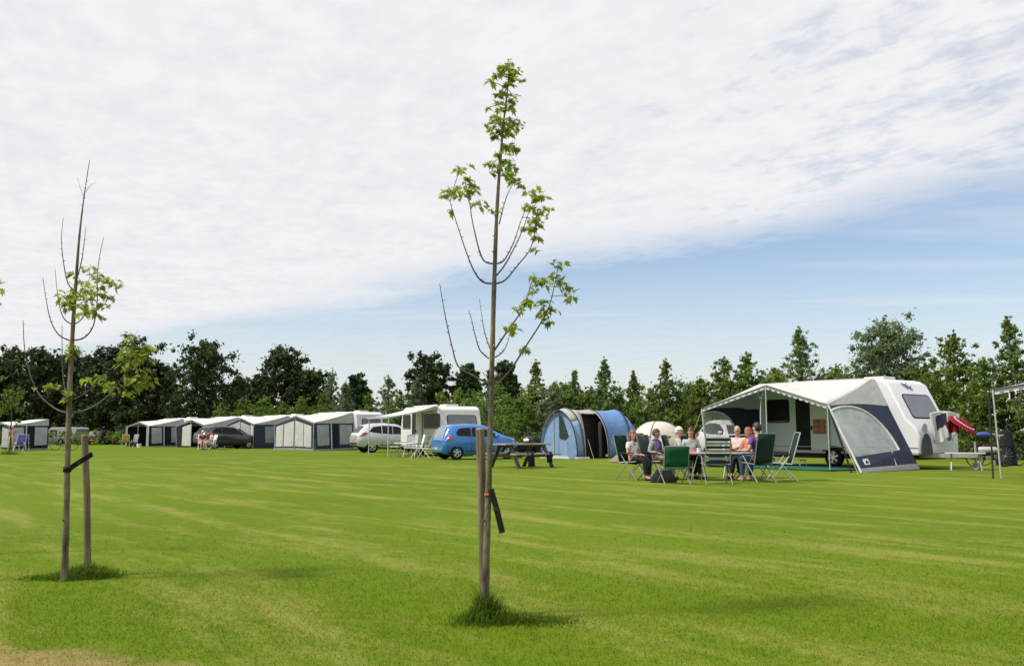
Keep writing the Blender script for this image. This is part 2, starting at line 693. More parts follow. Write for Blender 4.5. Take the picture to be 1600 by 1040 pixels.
M_CURT = clear_film('curtained_film', (0.33, 0.35, 0.36), 0.92)
M_PALEC = clear_film('pale_curtain_film', (0.47, 0.47, 0.45), 0.97)
M_ROPE = mat('rope', (0.35, 0.34, 0.30), 0.8)
M_WOOD = mat('weathered_wood', (0.20, 0.165, 0.115), 0.85, 0.3, 5, bump=0.4, bscale=30, stretch=(1, 1, 0.2))

# ------------------------------------------------------------------ ground
mg = lawn_mat()
gm = MB()
xs = [-1500, -300, -120, -60, -30, -15, 0, 15, 30, 60, 120, 300, 1500]
ys = [-300, -50, -10, 0, 5, 10, 20, 30, 45, 60, 80, 110, 160, 300, 800, 2500]
gm.grid([[(x, y, 0) for x in xs] for y in ys])
lawn = gm.build('lawn', mg)
tag(lawn, kind='structure')


# real blades of the mown lawn, thinning out with distance
def blades():
    mats = blade_mat()
    outv = []
    for (y0, y1, dens, hgt, wid) in ((3.3, 7.5, 3600, 0.014, 0.0022), (4.5, 11, 800, 0.013, 0.0030)):
        half = 0.60
        area = half * (y1 * y1 - y0 * y0)
        n = int(area * dens)
        y = np.sqrt(rng.uniform(y0 * y0, y1 * y1, n))
        # fade the ends of the zone so that no edge shows
        keep = rng.uniform(0, 1, n) < np.clip((y1 - y) / (0.6 * (y1 - y0)), 0, 1)
        if y0 > 4:
            keep &= rng.uniform(0, 1, n) < np.clip((y - y0) / (0.2 * (y1 - y0)), 0, 1)
        y = y[keep]
        n = len(y)
        x = rng.uniform(-half, half, n) * y
        h = hgt * rng.lognormal(0, 0.35, n)
        ang = rng.uniform(0, 2 * PI, n)
        lean = rng.uniform(0.2, 1.1, n)
        la = rng.uniform(0, 2 * PI, n)
        w = wid * rng.uniform(0.7, 1.4, n)
        base = np.stack([x, y, np.zeros(n)], 1)
        side = np.stack([np.cos(ang) * w, np.sin(ang) * w, np.zeros(n)], 1)
        tip = base + np.stack([np.cos(la) * lean * h, np.sin(la) * lean * h, h], 1)
        outv.append(np.stack([base - side, base + side, tip], 1))
    o = quads_object('grass', np.concatenate(outv), mats)
    tag(o, 'short mown grass of the camping field in dry and green rows', 'grass', kind='stuff')


blades()


# ------------------------------------------------------------------ trees of the background
def leaf_cloud(centres, radii, per, size, squash=0.85, up=0.25, thin=0.62):
    """leaf-sized quads spread through round clumps; returns (n,4,3)"""
    cc = np.repeat(centres, per, axis=0)
    rr = np.repeat(radii, per)
    n = len(cc)
    d = rng.normal(size=(n, 3))
    d /= np.linalg.norm(d, axis=1)[:, None]
    rad = rr * np.abs(rng.normal(0, 0.54, n))
    p = cc + d * rad[:, None] * np.array([1, 1, squash])
    nm = d * 0.7 + rng.normal(size=(n, 3)) * 0.6
    nm[:, 2] += up
    nm /= np.linalg.norm(nm, axis=1)[:, None]
    a = np.cross(nm, rng.normal(size=(n, 3)))
    a /= np.linalg.norm(a, axis=1)[:, None]
    b = np.cross(nm, a)
    s = size * rng.uniform(0.55, 1.35, n)[:, None]
    a *= s
    b *= s * thin
    return np.stack([p - a, p - b * 0.9 + a * 0.1, p + a, p + b * 0.9 + a * 0.1], 1)


STYLE = {
    # crown outline t->r, crown base share, limbs, clump share, leaves, leaf size in metres, leaf colour
    'oak': (lambda t: math.sqrt(max(0.02, 1 - (2 * t - 0.85) ** 2 / 1.33)), 0.08, 80, 0.36, 24000, 0.15, 'oak'),
    'wood': (lambda t: math.sqrt(max(0.02, 1 - (1.7 * t - 0.70) ** 2 / 1.05)), 0.02, 70, 0.36, 22000, 0.165, 'oak'),
    'shrub': (lambda t: math.sqrt(max(0.02, 1 - (1.45 * t - 0.42) ** 2)), 0.0, 36, 0.38, 11000, 0.085, 'shrub'),
    'bush': (lambda t: math.sqrt(max(0.02, 1 - (1.45 * t - 0.42) ** 2)), 0.0, 60, 0.36, 22000, 0.066, 'young'),
    'willow': (lambda t: (1 - t) ** 0.5 * 1.1 if t > 0.3 else 0.85 + 0.15 * t, 0.02, 54, 0.34, 18000, 0.064, 'willow'),
    'poplar': (lambda t: min(1.2, (1 - t) ** 0.9 * 1.5), 0.0, 66, 0.32, 22000, 0.066, 'poplar'),
    'spire': (lambda t: (1 - t) ** 0.95 * 1.05 + 0.03, 0.02, 50, 0.24, 14000, 0.064, 'poplar'),
    'round': (lambda t: math.sqrt(max(0.05, 1 - (1.75 * t - 0.65) ** 2 / 1.3)), 0.03, 100, 0.34, 36000, 0.078, 'willow'),
}
LEAF = {
    'oak': leafmat('oak_leaves', (0.022, 0.043, 0.013), (0.068, 0.108, 0.028), 0.30, 0.5),
    'shrub': leafmat('bright_shrub_leaves', (0.090, 0.150, 0.022), (0.230, 0.325, 0.052), 0.50, 0.9),
    'young': leafmat('hedge_leaves', (0.085, 0.145, 0.024), (0.235, 0.325, 0.058), 0.50, 0.9),
    'willow': leafmat('grey_green_leaves', (0.108, 0.160, 0.080), (0.255, 0.325, 0.165), 0.50, 0.9),
    'poplar': leafmat('poplar_leaves', (0.095, 0.148, 0.042), (0.240, 0.320, 0.098), 0.50, 0.9),
}
M_BARK = mat('bark', (0.060, 0.050, 0.038), 0.9, 0.35, 8, bump=0.6, bscale=25)


def tree(px, top, wpx, Y, style, label, name='tree', group='trees behind the camping field', shift=0.0, dens=1.0):
    fn, basesh, lobes, lr, nleaf, ls, mk = STYLE[style]
    H = P(px, top, Y).z
    Rw = wpx / 2 / F * Y * (1.25 if group.startswith('young trees') else 1.22 if style == 'wood' else 1.12)
    base = GX(px, Y)
    t = empty(name, base, random.uniform(0, 6), label, 'shrub' if name == 'shrub' else 'tree', group)
    zb = basesh * H
    limbs, cs, lobr, wts = [], [], [], []
    n = lobes
    for i in range(n):
        f = (i + random.random()) / n
        tt_ = f ** 0.85
        a = i * 2.4 + random.uniform(-0.6, 0.6)
        env = fn(tt_) * Rw * (random.uniform(0.84, 1.0) if style in ('oak', 'wood', 'round') else random.uniform(0.72, 1.06))
        zt_ = zb + tt_ * (H - zb) * random.uniform(0.95, 1.0)
        z0 = max(0.03 * H, zt_ - env * random.uniform(0.5, 1.1) - 0.05 * H)
        tip = Vector((math.cos(a) * env, math.sin(a) * env, zt_))
        root = Vector((0, 0, z0))
        limbs.append((root, tip))
        for k in range(5):
            g = 0.28 + 0.72 * (k + random.random() * 0.8) / 5
            q = root.lerp(tip, g)
            q.z -= 0.10 * env * math.sin(PI * g)
            w = Rw * lr * random.uniform(0.35, 0.8) * (1.15 - 0.55 * g) * (1.0 if style in ('oak', 'wood', 'round') else 0.40 + 0.60 * min(1.0, fn(tt_)))
            q += Vector((random.gauss(0, 1), random.gauss(0, 1), random.gauss(0, 0.8))) * w * 0.8
            cs.append(q)
            lobr.append(w)
            wts.append(w ** 1.7 * random.uniform(0.5, 1.4))
    for k in range(6):                     # leading shoot
        f = k / 5
        cs.append(Vector((random.gauss(0, .03) * Rw, random.gauss(0, .03) * Rw, H * (0.86 + 0.14 * f) - 0.05 * Rw)))
        lobr.append(Rw * lr * (0.55 - 0.40 * f))
        wts.append((Rw * lr * (0.5 - 0.34 * f)) ** 1.7)
    cs, lobr, wts = np.array(cs), np.array(lobr), np.array(wts)
    cs[:, 2] = np.maximum(cs[:, 2], lobr * 0.4)
    per = np.maximum(5, wts / wts.sum() * nleaf * dens).astype(int)
    v = leaf_cloud(cs, lobr, per, ls * (1.0 + 0.2 * (Y > 80)))
    v[:, :, 2] = np.maximum(v[:, :, 2], 0.02)
    quads_object('crown', v, LEAF[mk], t)
    tr = MB()
    r0 = max(0.04, 0.022 * H)
    tr.tube([(0, 0, -0.05), (0.05, 0, H * 0.3), (-0.04, 0.04, H * 0.6), (0, 0, H * 0.93)], [r0 * 1.2, r0 * 0.85, r0 * 0.5, r0 * 0.12], 8)
    for root, tip in limbs[::3]:
        mid_ = root.lerp(tip, 0.5) - Vector((0, 0, 0.06 * (tip - root).length))
        tr.tube([root, mid_, tip], [r0 * 0.30, r0 * 0.18, r0 * 0.05], 5)
    tr.build('trunk', M_BARK, t, smooth=60)
    return t


DARK = 'dark trees of the wood behind the field'
for a in (
    (-40, 552, 90, 98, 'wood', 'dark tree cut by the left photo edge behind the white awning'),
    (8, 546, 86, 100, 'wood', 'dark tree above the white roof of the awning at the left edge'),
    (58, 540, 80, 99, 'wood', 'dark tree just left of the thin leafless sapling top'),
    (108, 546, 84, 102, 'wood', 'dark tree directly behind the trunk of the left sapling'),
    (158, 541, 84, 98, 'wood', 'dark tree right of the left sapling trunk'),
    (205, 527, 92, 96, 'wood', 'tall dark tree behind the low right branch of the left sapling'),
    (248, 566, 64, 99, 'wood', 'lower dark tree between the wood and the big round tree'),
):
    tree(*a, group=DARK)
for a in (
    (313, 527, 112, 93, 'oak', 'big round dark tree standing alone above the small tents'),
    (372, 592, 62, 104, 'oak', 'low dark tree in the dip right of the big round tree'),
    (402, 583, 50, 101, 'oak', 'small dark tree leaning on the broad dark one above the awnings'),
    (442, 543, 96, 97, 'oak', 'broad dark tree with a high crown above the two closed awnings'),
    (487, 574, 66, 96, 'oak', 'dark tree against the right flank of the broad dark tree'),
    (517, 574, 46, 92, 'willow', 'dull grey green tree beside the broad dark tree'),
    (556, 584, 42, 90, 'oak', 'narrow dark tree between two pale shrubs above the closed awning'),
    (668, 554, 78, 92, 'oak', 'round dark tree above the caravan with the roof hatch'),
    (730, 568, 56, 94, 'oak', 'dark tree just left of the middle sapling trunk'),
    (785, 565, 64, 92, 'oak', 'dark tree just right of the middle sapling trunk'),
    (880, 598, 50, 74, 'oak', 'dark bush top between the blue tent and the middle sapling'),
    (1083, 604, 60, 86, 'oak', 'distant dark tree seen left of the large awning'),
):
    tree(*a, group=DARK)

SHR = 'young shrubs behind the caravans'
for a in (
    (345, 628, 60, 84, 'shrub', 'bright low shrub above the third awning from the left'),
    (378, 622, 56, 82, 'shrub', 'bright shrub just right of the big round tree'),
    (410, 616, 52, 80, 'shrub', 'bright shrub above the blue windowed awning'),
    (440, 626, 50, 78, 'shrub', 'bright low shrub above the gap between the two closed awnings'),
    (470, 618, 54, 77, 'shrub', 'bright shrub above the pale curtained awning front'),
    (502, 614, 50, 76, 'shrub', 'bright shrub above the roof of the pale closed awning'),
    (538, 594, 44, 74, 'willow', 'tall pale shrub left of the narrow dark tree'),
    (575, 612, 44, 72, 'shrub', 'bright shrub right of the narrow dark tree'),
    (605, 584, 60, 70, 'willow', 'tall grey green shrub above the silver car'),
    (650, 588, 50, 68, 'willow', 'grey green shrub left below the round dark tree'),
    (625, 616, 60, 66, 'shrub', 'leafy shrub directly above the sun canopy of the middle caravan'),
    (690, 610, 50, 66, 'shrub', 'yellow green shrub above the roof hatch caravan'),
    (718, 604, 60, 64, 'shrub', 'yellow green shrub left of the middle sapling trunk'),
    (770, 586, 50, 60, 'willow', 'grey green shrub hidden by the middle sapling trunk'),
):
    tree(*a, name='shrub', group=SHR)
for a in (
    (812, 618, 74, 54, 'bush', 'leafy hedge bush above the bonnet of the blue car'),
    (838, 560, 60, 56, 'poplar', 'slender pale tree above the picnic table'),
    (862, 600, 76, 53, 'willow', 'grey green bush above the porch of the blue tent'),
    (898, 578, 56, 53, 'poplar', 'slim young tree above the dark door of the blue tent'),
    (946, 556, 66, 52, 'poplar', 'tall young tree above the back of the blue tent'),
    (992, 578, 42, 52, 'poplar', 'small upright tree right of the blue tent'),
    (1042, 558, 84, 50, 'spire', 'conical young tree with tiered branches above the beige dome tent'),
    (1096, 590, 46, 48, 'bush', 'slim bush above the left corner of the large awning'),
    (1135, 556, 70, 47, 'bush', 'leafy young tree above the left half of the large awning'),
    (1172, 548, 62, 47, 'bush', 'leafy young tree above the peak of the large awning'),
    (924, 606, 84, 53, 'bush', 'full hedge bush behind the ridge of the blue tent'),
    (970, 614, 84, 52.5, 'bush', 'low hedge bush behind the tail of the blue tent'),
    (1018, 604, 90, 51.5, 'bush', 'hedge bush left below the conical tree'),
    (1068, 612, 84, 50, 'bush', 'hedge bush right below the conical tree'),
    (1215, 572, 90, 48, 'bush', 'hedge bush between the awning peak and the tall pale green tree'),
    (1425, 560, 90, 44.5, 'bush', 'hedge bush right under the round silvery tree'),
    (1256, 508, 112, 46, 'poplar', 'tall pale green tree above the white awning roof'),
    (1312, 566, 84, 46, 'bush', 'darker bush between the two pale tall trees'),
    (1392, 490, 108, 44, 'round', 'round silvery tree with a tufted top above the white caravan'),
    (1345, 575, 60, 45, 'willow', 'low silvery bush left under the round silvery tree'),
    (1452, 566, 70, 42, 'bush', 'hedge bush above the nose of the white caravan'),
    (1500, 514, 92, 40, 'bush', 'tall leafy bush right of the white caravan nose'),
    (1545, 556, 80, 38, 'bush', 'leafy bush above the parked bicycles'),
    (1588, 492, 92, 38, 'poplar', 'tall tree at the right photo edge'),
    (1660, 505, 110, 36, 'poplar', 'tree beyond the right photo edge'),
):
    tree(*a, name='shrub' if a[4] == 'bush' and a[1] > 560 else 'tree', group='young trees of the hedge')


def undergrowth():
    line = [(-60, 88), (60, 90), (180, 88), (330, 87), (440, 82), (540, 75), (640, 68), (720, 62), (800, 56), (860, 54), (950, 52.5), (1040, 50.5), (1100, 48.5), (1180, 46.5), (1300, 45), (1400, 43.5), (1480, 40.5), (1540, 39), (1620, 37), (1720, 34)]
    cs, rr = [], []
    for i in range(len(line) - 1):
        a, b = GX(*line[i]), GX(*line[i + 1])
        n = int((b - a).length * (4.2 if line[i][0] < 700 else 9.0))
        for k in range(n):
            q = a.lerp(b, random.random())
            h = (0.55 if line[i][0] < 300 else 0.78 if line[i][0] < 700 else 1.8)
            cs.append((q.x + random.gauss(0, 0.6), q.y + random.gauss(0, 0.6) + 0.6, random.uniform(0.2, 2.2) * h))
            rr.append(random.uniform(0.4, 0.8))
    cs, rr = np.array(cs), np.array(rr)
    v = leaf_cloud(cs, rr, np.full(len(cs), 95), 0.095)
    v[:, :, 2] = np.maximum(v[:, :, 2], 0.01)
    o = quads_object('undergrowth', v, LEAF['young'])
    tag(o, 'tangled green undergrowth filling the hedge behind the tents and caravans', 'undergrowth', kind='stuff')


undergrowth()


def woodland():
    cs, rr = [], []
    for k in range(420):
        px = random.uniform(-150, 1250)
        Y = random.uniform(112, 130)
        q = GX(px, Y)
        top = 7.0 if px < 300 else 4.2
        cs.append((q.x, q.y, random.uniform(0.5, top)))
        rr.append(random.uniform(1.2, 2.4))
    v = leaf_cloud(np.array(cs), np.array(rr), np.full(len(cs), 110), 0.40)
    v[:, :, 2] = np.maximum(v[:, :, 2], 0.01)
    o = quads_object('woodland', v, LEAF['oak'])
    tag(o, 'dark mass of far woodland closing the view behind the field', 'woodland', kind='stuff')


woodland()

# ------------------------------------------------------------------ caravans
U_ANG = math.atan2(-0.71, 0.70)


def wheel(parent, x, y, r=0.31, w=0.18, side=-1, rimm=None, name='wheel', spokes=6):
    wm = MB()
    wm.lathe([(r * 0.62, -w / 2), (r * 0.93, -w / 2), (r, -w * 0.32), (r, w * 0.32), (r * 0.93, w / 2), (r * 0.62, w / 2), (r * 0.62, -w / 2)], (0, 0, 0), 24, 'y')
    o = wm.build(name, M_RUBBER, parent, smooth=40)
    o.location = (x, y, r)
    rm = MB()
    yy = side * w * 0.36
    rm.lathe([(r * 0.62, yy), (r * 0.56, yy - side * 0.01), (r * 0.52, yy - side * 0.05)], (0, 0, 0), 24, 'y')
    for k in range(spokes):
        t = 2 * PI * k / spokes + 0.3
        rm.bar((0, yy, 0), (math.cos(t) * r * 0.58, yy, math.sin(t) * r * 0.58), r * 0.16, 0.03, (0, 1, 0))
    rm.lathe([(0.001, yy + side * 0.02), (r * 0.16, yy + side * 0.02), (r * 0.18, yy - side * 0.02)], (0, 0, 0), 12, 'y')
    rm.build('rim', rimm or M_ALU, o, smooth=40)
    hb = MB()
    hb.lathe([(0.001, yy - side * 0.06), (r * 0.61, yy - side * 0.06)], (0, 0, 0), 20, 'y')
    hb.build('brake_disc', M_CHAS, o)
    return o


def profile_point(prof, i, f):
    a, b = prof[i], prof[i + 1]
    return Vector((a[0] + (b[0] - a[0]) * f, 0, a[1] + (b[1] - a[1]) * f))


def caravan(loc, ang, Lc, W, H, label, rake=1.3, z0=0.45, windows=(), door=None, hatch=True, group=None, wheel_x=None, dk=1.0, front_window=True, body_mat=None, chassis=True, open_door=False, pocket=True, name='caravan'):
    t = empty(name, loc, ang, label, 'caravan', group)
    bm_ = body_mat or M_WHITE
    zt = H
    prof = [(0.0, z0), (0.0, z0 + 0.9), (0.10, zt - 0.55), (0.22, zt - 0.2), (0.38, zt - 0.05), (0.6, zt),
            (Lc - rake, zt), (Lc - rake + 0.22, zt - 0.04), (Lc - rake + 0.42, zt - 0.17), (Lc - rake * 0.30, z0 + (zt - z0) * 0.47), (Lc - 0.10, z0 + (zt - z0) * 0.34), (Lc, z0 + (zt - z0) * 0.24), (Lc, z0)]
    b = MB()
    b.extrude_xz(prof, 0, W)
    b.build('body', bm_, t, smooth=35, bevel=0.05)
    # lower strip, proud of the wall
    s = MB()
    s.box((Lc / 2, -0.006, z0 + 0.20), (Lc - 0.1, 0.02, 0.025))
    s.box((Lc / 2, -0.006, z0 + 0.02), (Lc - 0.06, 0.03, 0.06))
    s.build('trim_strip', M_STEEL, t)
    if chassis:
        c = MB()
        c.box((Lc / 2 - 0.1, W / 2, z0 - 0.09), (Lc - 0.5, W - 0.25, 0.16))
        c.build('chassis', M_CHAS, t)
    for (x, z, w, h, mm) in windows:
        f = MB()
        f.prism(rrect((x, 0, z), (1, 0, 0), (0, 0, 1), w + 0.06, h + 0.06, 0.09), 0.03, 0.012)
        fo = f.build('window', M_CHAS, t)
        g = MB()
        g.prism(rrect((x, -0.014, z), (1, 0, 0), (0, 0, 1), w, h, 0.07), 0.008, 0.008)
        g.build('pane', mm, fo)
        bl = MB()
        bl.box((x, -0.024, z - h * 0.48), (w * 0.9, 0.01, 0.02))
        bl.build('window_stay', M_STEEL, fo)
    if door:
        x, w, zb, zt2 = door
        if open_door:
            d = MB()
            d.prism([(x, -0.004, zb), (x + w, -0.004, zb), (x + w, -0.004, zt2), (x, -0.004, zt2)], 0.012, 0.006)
            d.build('doorway', M_DARK, t)  # near-black sheet on the wall stands in for the shaded inside
            dl = MB()
            dl.prism(rrect((x + w + 0.36, -0.055, (zb + zt2) / 2), (1, 0, 0), (0, 0, 1), w + 0.10, zt2 - zb - 0.04, 0.05), 0.035, 0.017)
            do = dl.build('door', M_CREAM, t, bevel=0.006)
            bag = MB()
            for i in range(3 if pocket else 0):
                for j in range(2):
                    bag.box((x + w + 0.25 + 0.24 * j, -0.095, zt2 - 0.80 - 0.16 * i), (0.215, 0.05, 0.145))
            if pocket:
                bag.build('door_pocket', mat('orange_brown_leather', (0.36, 0.13, 0.045), 0.6, 0.3, 12), do, bevel=0.012)
            hd = MB()
            hd.box((x + w + 0.08, -0.09, zb + 0.72), (0.04, 0.04, 0.14))
            hd.build('handle', M_CHAS, do)
        else:
            d = MB()
            d.prism(rrect((x + w / 2, -0.002, (zb + zt2) / 2), (1, 0, 0), (0, 0, 1), w, zt2 - zb, 0.06), 0.012, 0.010)
            do = d.build('door', M_CREAM, t)
            hd = MB()
            hd.box((x + 0.08, -0.03, zb + 0.8), (0.05, 0.03, 0.12))
            hd.build('handle', M_CHAS, do)
    if hatch:
        hx = Lc - rake - 0.45
        hh = MB()
        hh.box((hx, W * 0.45, zt + 0.05), (0.7, 0.7, 0.10))
        hh.build('roof_hatch', M_CREAM, t, bevel=0.03)
        hh = MB()
        hh.box((Lc * 0.3, W * 0.5, zt + 0.03), (0.42, 0.42, 0.06))
        hh.build('roof_hatch', M_CREAM, t, bevel=0.02)
    for vx in (Lc * 0.72, Lc * 0.80):
        vt_ = MB()
        vt_.prism(rrect((vx, -0.002, z0 + 0.42), (1, 0, 0), (0, 0, 1), 0.30, 0.16, 0.02), 0.014, 0.010)
        for q_ in range(4):
            vt_.box((vx, -0.016, z0 + 0.37 + 0.033 * q_), (0.26, 0.010, 0.010))
        vt_.build('fridge_vent', M_STEEL, t)
    # nose details: window on the sloping face between two profile points
    A, B = Vector((prof[8][0], 0, prof[8][1])), Vector((prof[9][0], 0, prof[9][1]))
    along = (A - B).normalized()
    nrm = Vector((-along.z, 0, along.x)) * -1
    if nrm.x < 0:
        nrm = -nrm
    cen = A.lerp(B, 0.66) + Vector((0, W * 0.54, 0))
    flen = (A - B).length
    if front_window:
        fw = MB()
        fw.prism(rrect(cen, (0, 1, 0), along, W * 0.70, flen * 0.72, 0.12), 0.03, 0.014)
        fo = fw.build('front_window', M_CHAS, t)
        fp = MB()
        fp.prism(rrect(cen + nrm * 0.018, (0, 1, 0), along, W * 0.66, flen * 0.65, 0.10), 0.012, 0.006)
        fp.build('pane', M_TINT, fo)
    # lights on the nose corners, drawbar and jockey wheel
    db = MB()
    db.bar((Lc - 0.9, 0.45, z0 - 0.06), (Lc + 1.15, W / 2, z0 - 0.02), 0.07, 0.12)
    db.bar((Lc - 0.9, W - 0.45, z0 - 0.06), (Lc + 1.15, W / 2, z0 - 0.02), 0.07, 0.12)
    db.bar((Lc + 0.95, W / 2, z0), (Lc + 1.5, W / 2, z0 + 0.02), 0.09, 0.09)
    dbo = db.build('drawbar', M_STEEL, t)
    hc = MB()
    hc.box((Lc + 1.42, W / 2, z0 + 0.05), (0.30, 0.13, 0.14))
    hc.tube([(Lc + 1.1, W / 2, z0 + 0.08), (Lc + 1.35, W / 2, z0 + 0.28)], 0.018, 6)
    hc.build('coupling', M_CHAS, dbo, bevel=0.02)
    jw = MB()
    jw.tube([(Lc + 1.0, W / 2 + 0.12, 0.12), (Lc + 1.0, W / 2 + 0.12, z0 + 0.38)], 0.028, 8)
    jw.lathe([(0.03, -0.03), (0.11, -0.03), (0.115, 0), (0.11, 0.03), (0.03, 0.03)], (Lc + 1.0, W / 2 + 0.12, 0.115), 14, 'y')
    jw.build('jockey_wheel', M_STEEL, dbo)
    # wheels under an arch
    wx = wheel_x if wheel_x is not None else Lc * 0.5
    ar = MB()
    arc = [(wx + 0.44 * math.cos(PI * k / 12), -0.001, z0 - 0.02 + 0.26 * math.sin(PI * k / 12)) for k in range(13)]
    ar.prism(arc, 0.03, 0.012)
    ar.build('wheel_arch', M_CHAS, t)
    wheel(t, wx, 0.03, 0.32, 0.19, -1)
    wheel(t, wx, W - 0.14, 0.32, 0.19, 1)
    for xx in (0.35, Lc - 0.55):
        sl = MB()
        sl.bar((xx, 0.22, z0 - 0.1), (xx + 0.12, 0.22, 0.02), 0.05, 0.05)
        sl.box((xx + 0.12, 0.22, 0.015), (0.14, 0.10, 0.03))
        sl.build('corner_steady', M_STEEL, t)
    return t, prof, W


# the big white caravan
RA = Vector((8.58, 31.35, 0))
A_ANG = math.atan2(-0.8, 0.6)
carA, profA, WA = caravan(RA, A_ANG, 5.8, 2.3, 2.77, 'large white caravan with raked nose and dark front window at the big navy awning', rake=1.35,
                          windows=((0.83, 1.83, 0.86, 0.74, M_GLASS),), door=(1.54, 0.57, 0.53, 2.26), wheel_x=2.92, open_door=True)
# nose marks: bird emblem, round badge, purple mark
A_, B_ = Vector((profA[8][0], 0, profA[8][1])), Vector((profA[9][0], 0, profA[9][1]))
al = (A_ - B_).normalized()
nr = Vector((al.z, 0, -al.x))
if nr.x < 0: nr = -nr
em = MB()
for (dy, dz, s) in ((-0.10, 0.05, 1.0), (0.13, -0.02, 0.8)):
    c0 = A_ + nr * 0.012 + Vector((0, WA * 0.45 + dy, 0)) + al * (dz - 0.10)
    yv = Vector((0, 1, 0))
    em.prism([c0 - yv * 0.20 * s + al * 0.10 * s, c0 - yv * 0.04 * s + al * 0.05 * s, c0 + yv * 0.16 * s + al * 0.09 * s, c0 + yv * 0.05 * s - al * 0.01 * s, c0 + yv * 0.12 * s - al * 0.12 * s, c0 - yv * 0.03 * s - al * 0.03 * s], 0.012, 0.006)
em.build('bird_emblem', mat('slate_blue_print', (0.16, 0.17, 0.26), 0.5), carA)
lf = MB()
xf = profA[11][0]
lf.prism(rrect((xf - 0.02, 1.75, 1.02), (0, 1, 0), (0.05, 0, 1), 0.26, 0.34, 0.08), 0.04, 0.03)
lf.build('purple_mark', mat('purple_print', (0.16, 0.09, 0.24), 0.2, 0.2), carA)
lf = MB()
lf.lathe([(0.001, 0.02), (0.15, 0.02), (0.17, 0.0), (0.15, -0.02), (0.12, 0.012)], (xf - 0.06, 0.42, 1.22), 18, 'x')
lf.build('round_badge', mat('grey_badge', (0.42, 0.43, 0.46), 0.4), carA)
lf = MB()
pts = [(xf + 0.012, 0.08 + 0.62 * math.cos(PI * k / 16) * 0.5 + 0.30, 0.46 + 0.62 * math.sin(PI * k / 16)) for k in range(17)]
lf.prism(pts, 0.03, 0.012)
lf.build('wheel_cover', mat('charcoal_cover', (0.035, 0.036, 0.042), 0.5), carA)
st = MB()
st.box((1.75, -0.42, 0.21), (0.62, 0.36, 0.03))
for i in (-1, 1):
    for j in (-1, 1):
        st.bar((1.75 + 0.27 * i, -0.42 + 0.14 * j, 0.2), (1.75 + 0.30 * i, -0.42 + 0.17 * j, 0.0), 0.03, 0.03)
sto = st.build('step_stool', M_ALU)
sto.parent = None
sto.matrix_world = Matrix.Translation(RA) @ Matrix.Rotation(A_ANG, 4, 'Z')
tag(sto, 'grey step stool under the dark open caravan door', 'step')


# ------------------------------------------------------------------ awnings
def lerp3(a, b, t):
    return Vector(a).lerp(Vector(b), t)


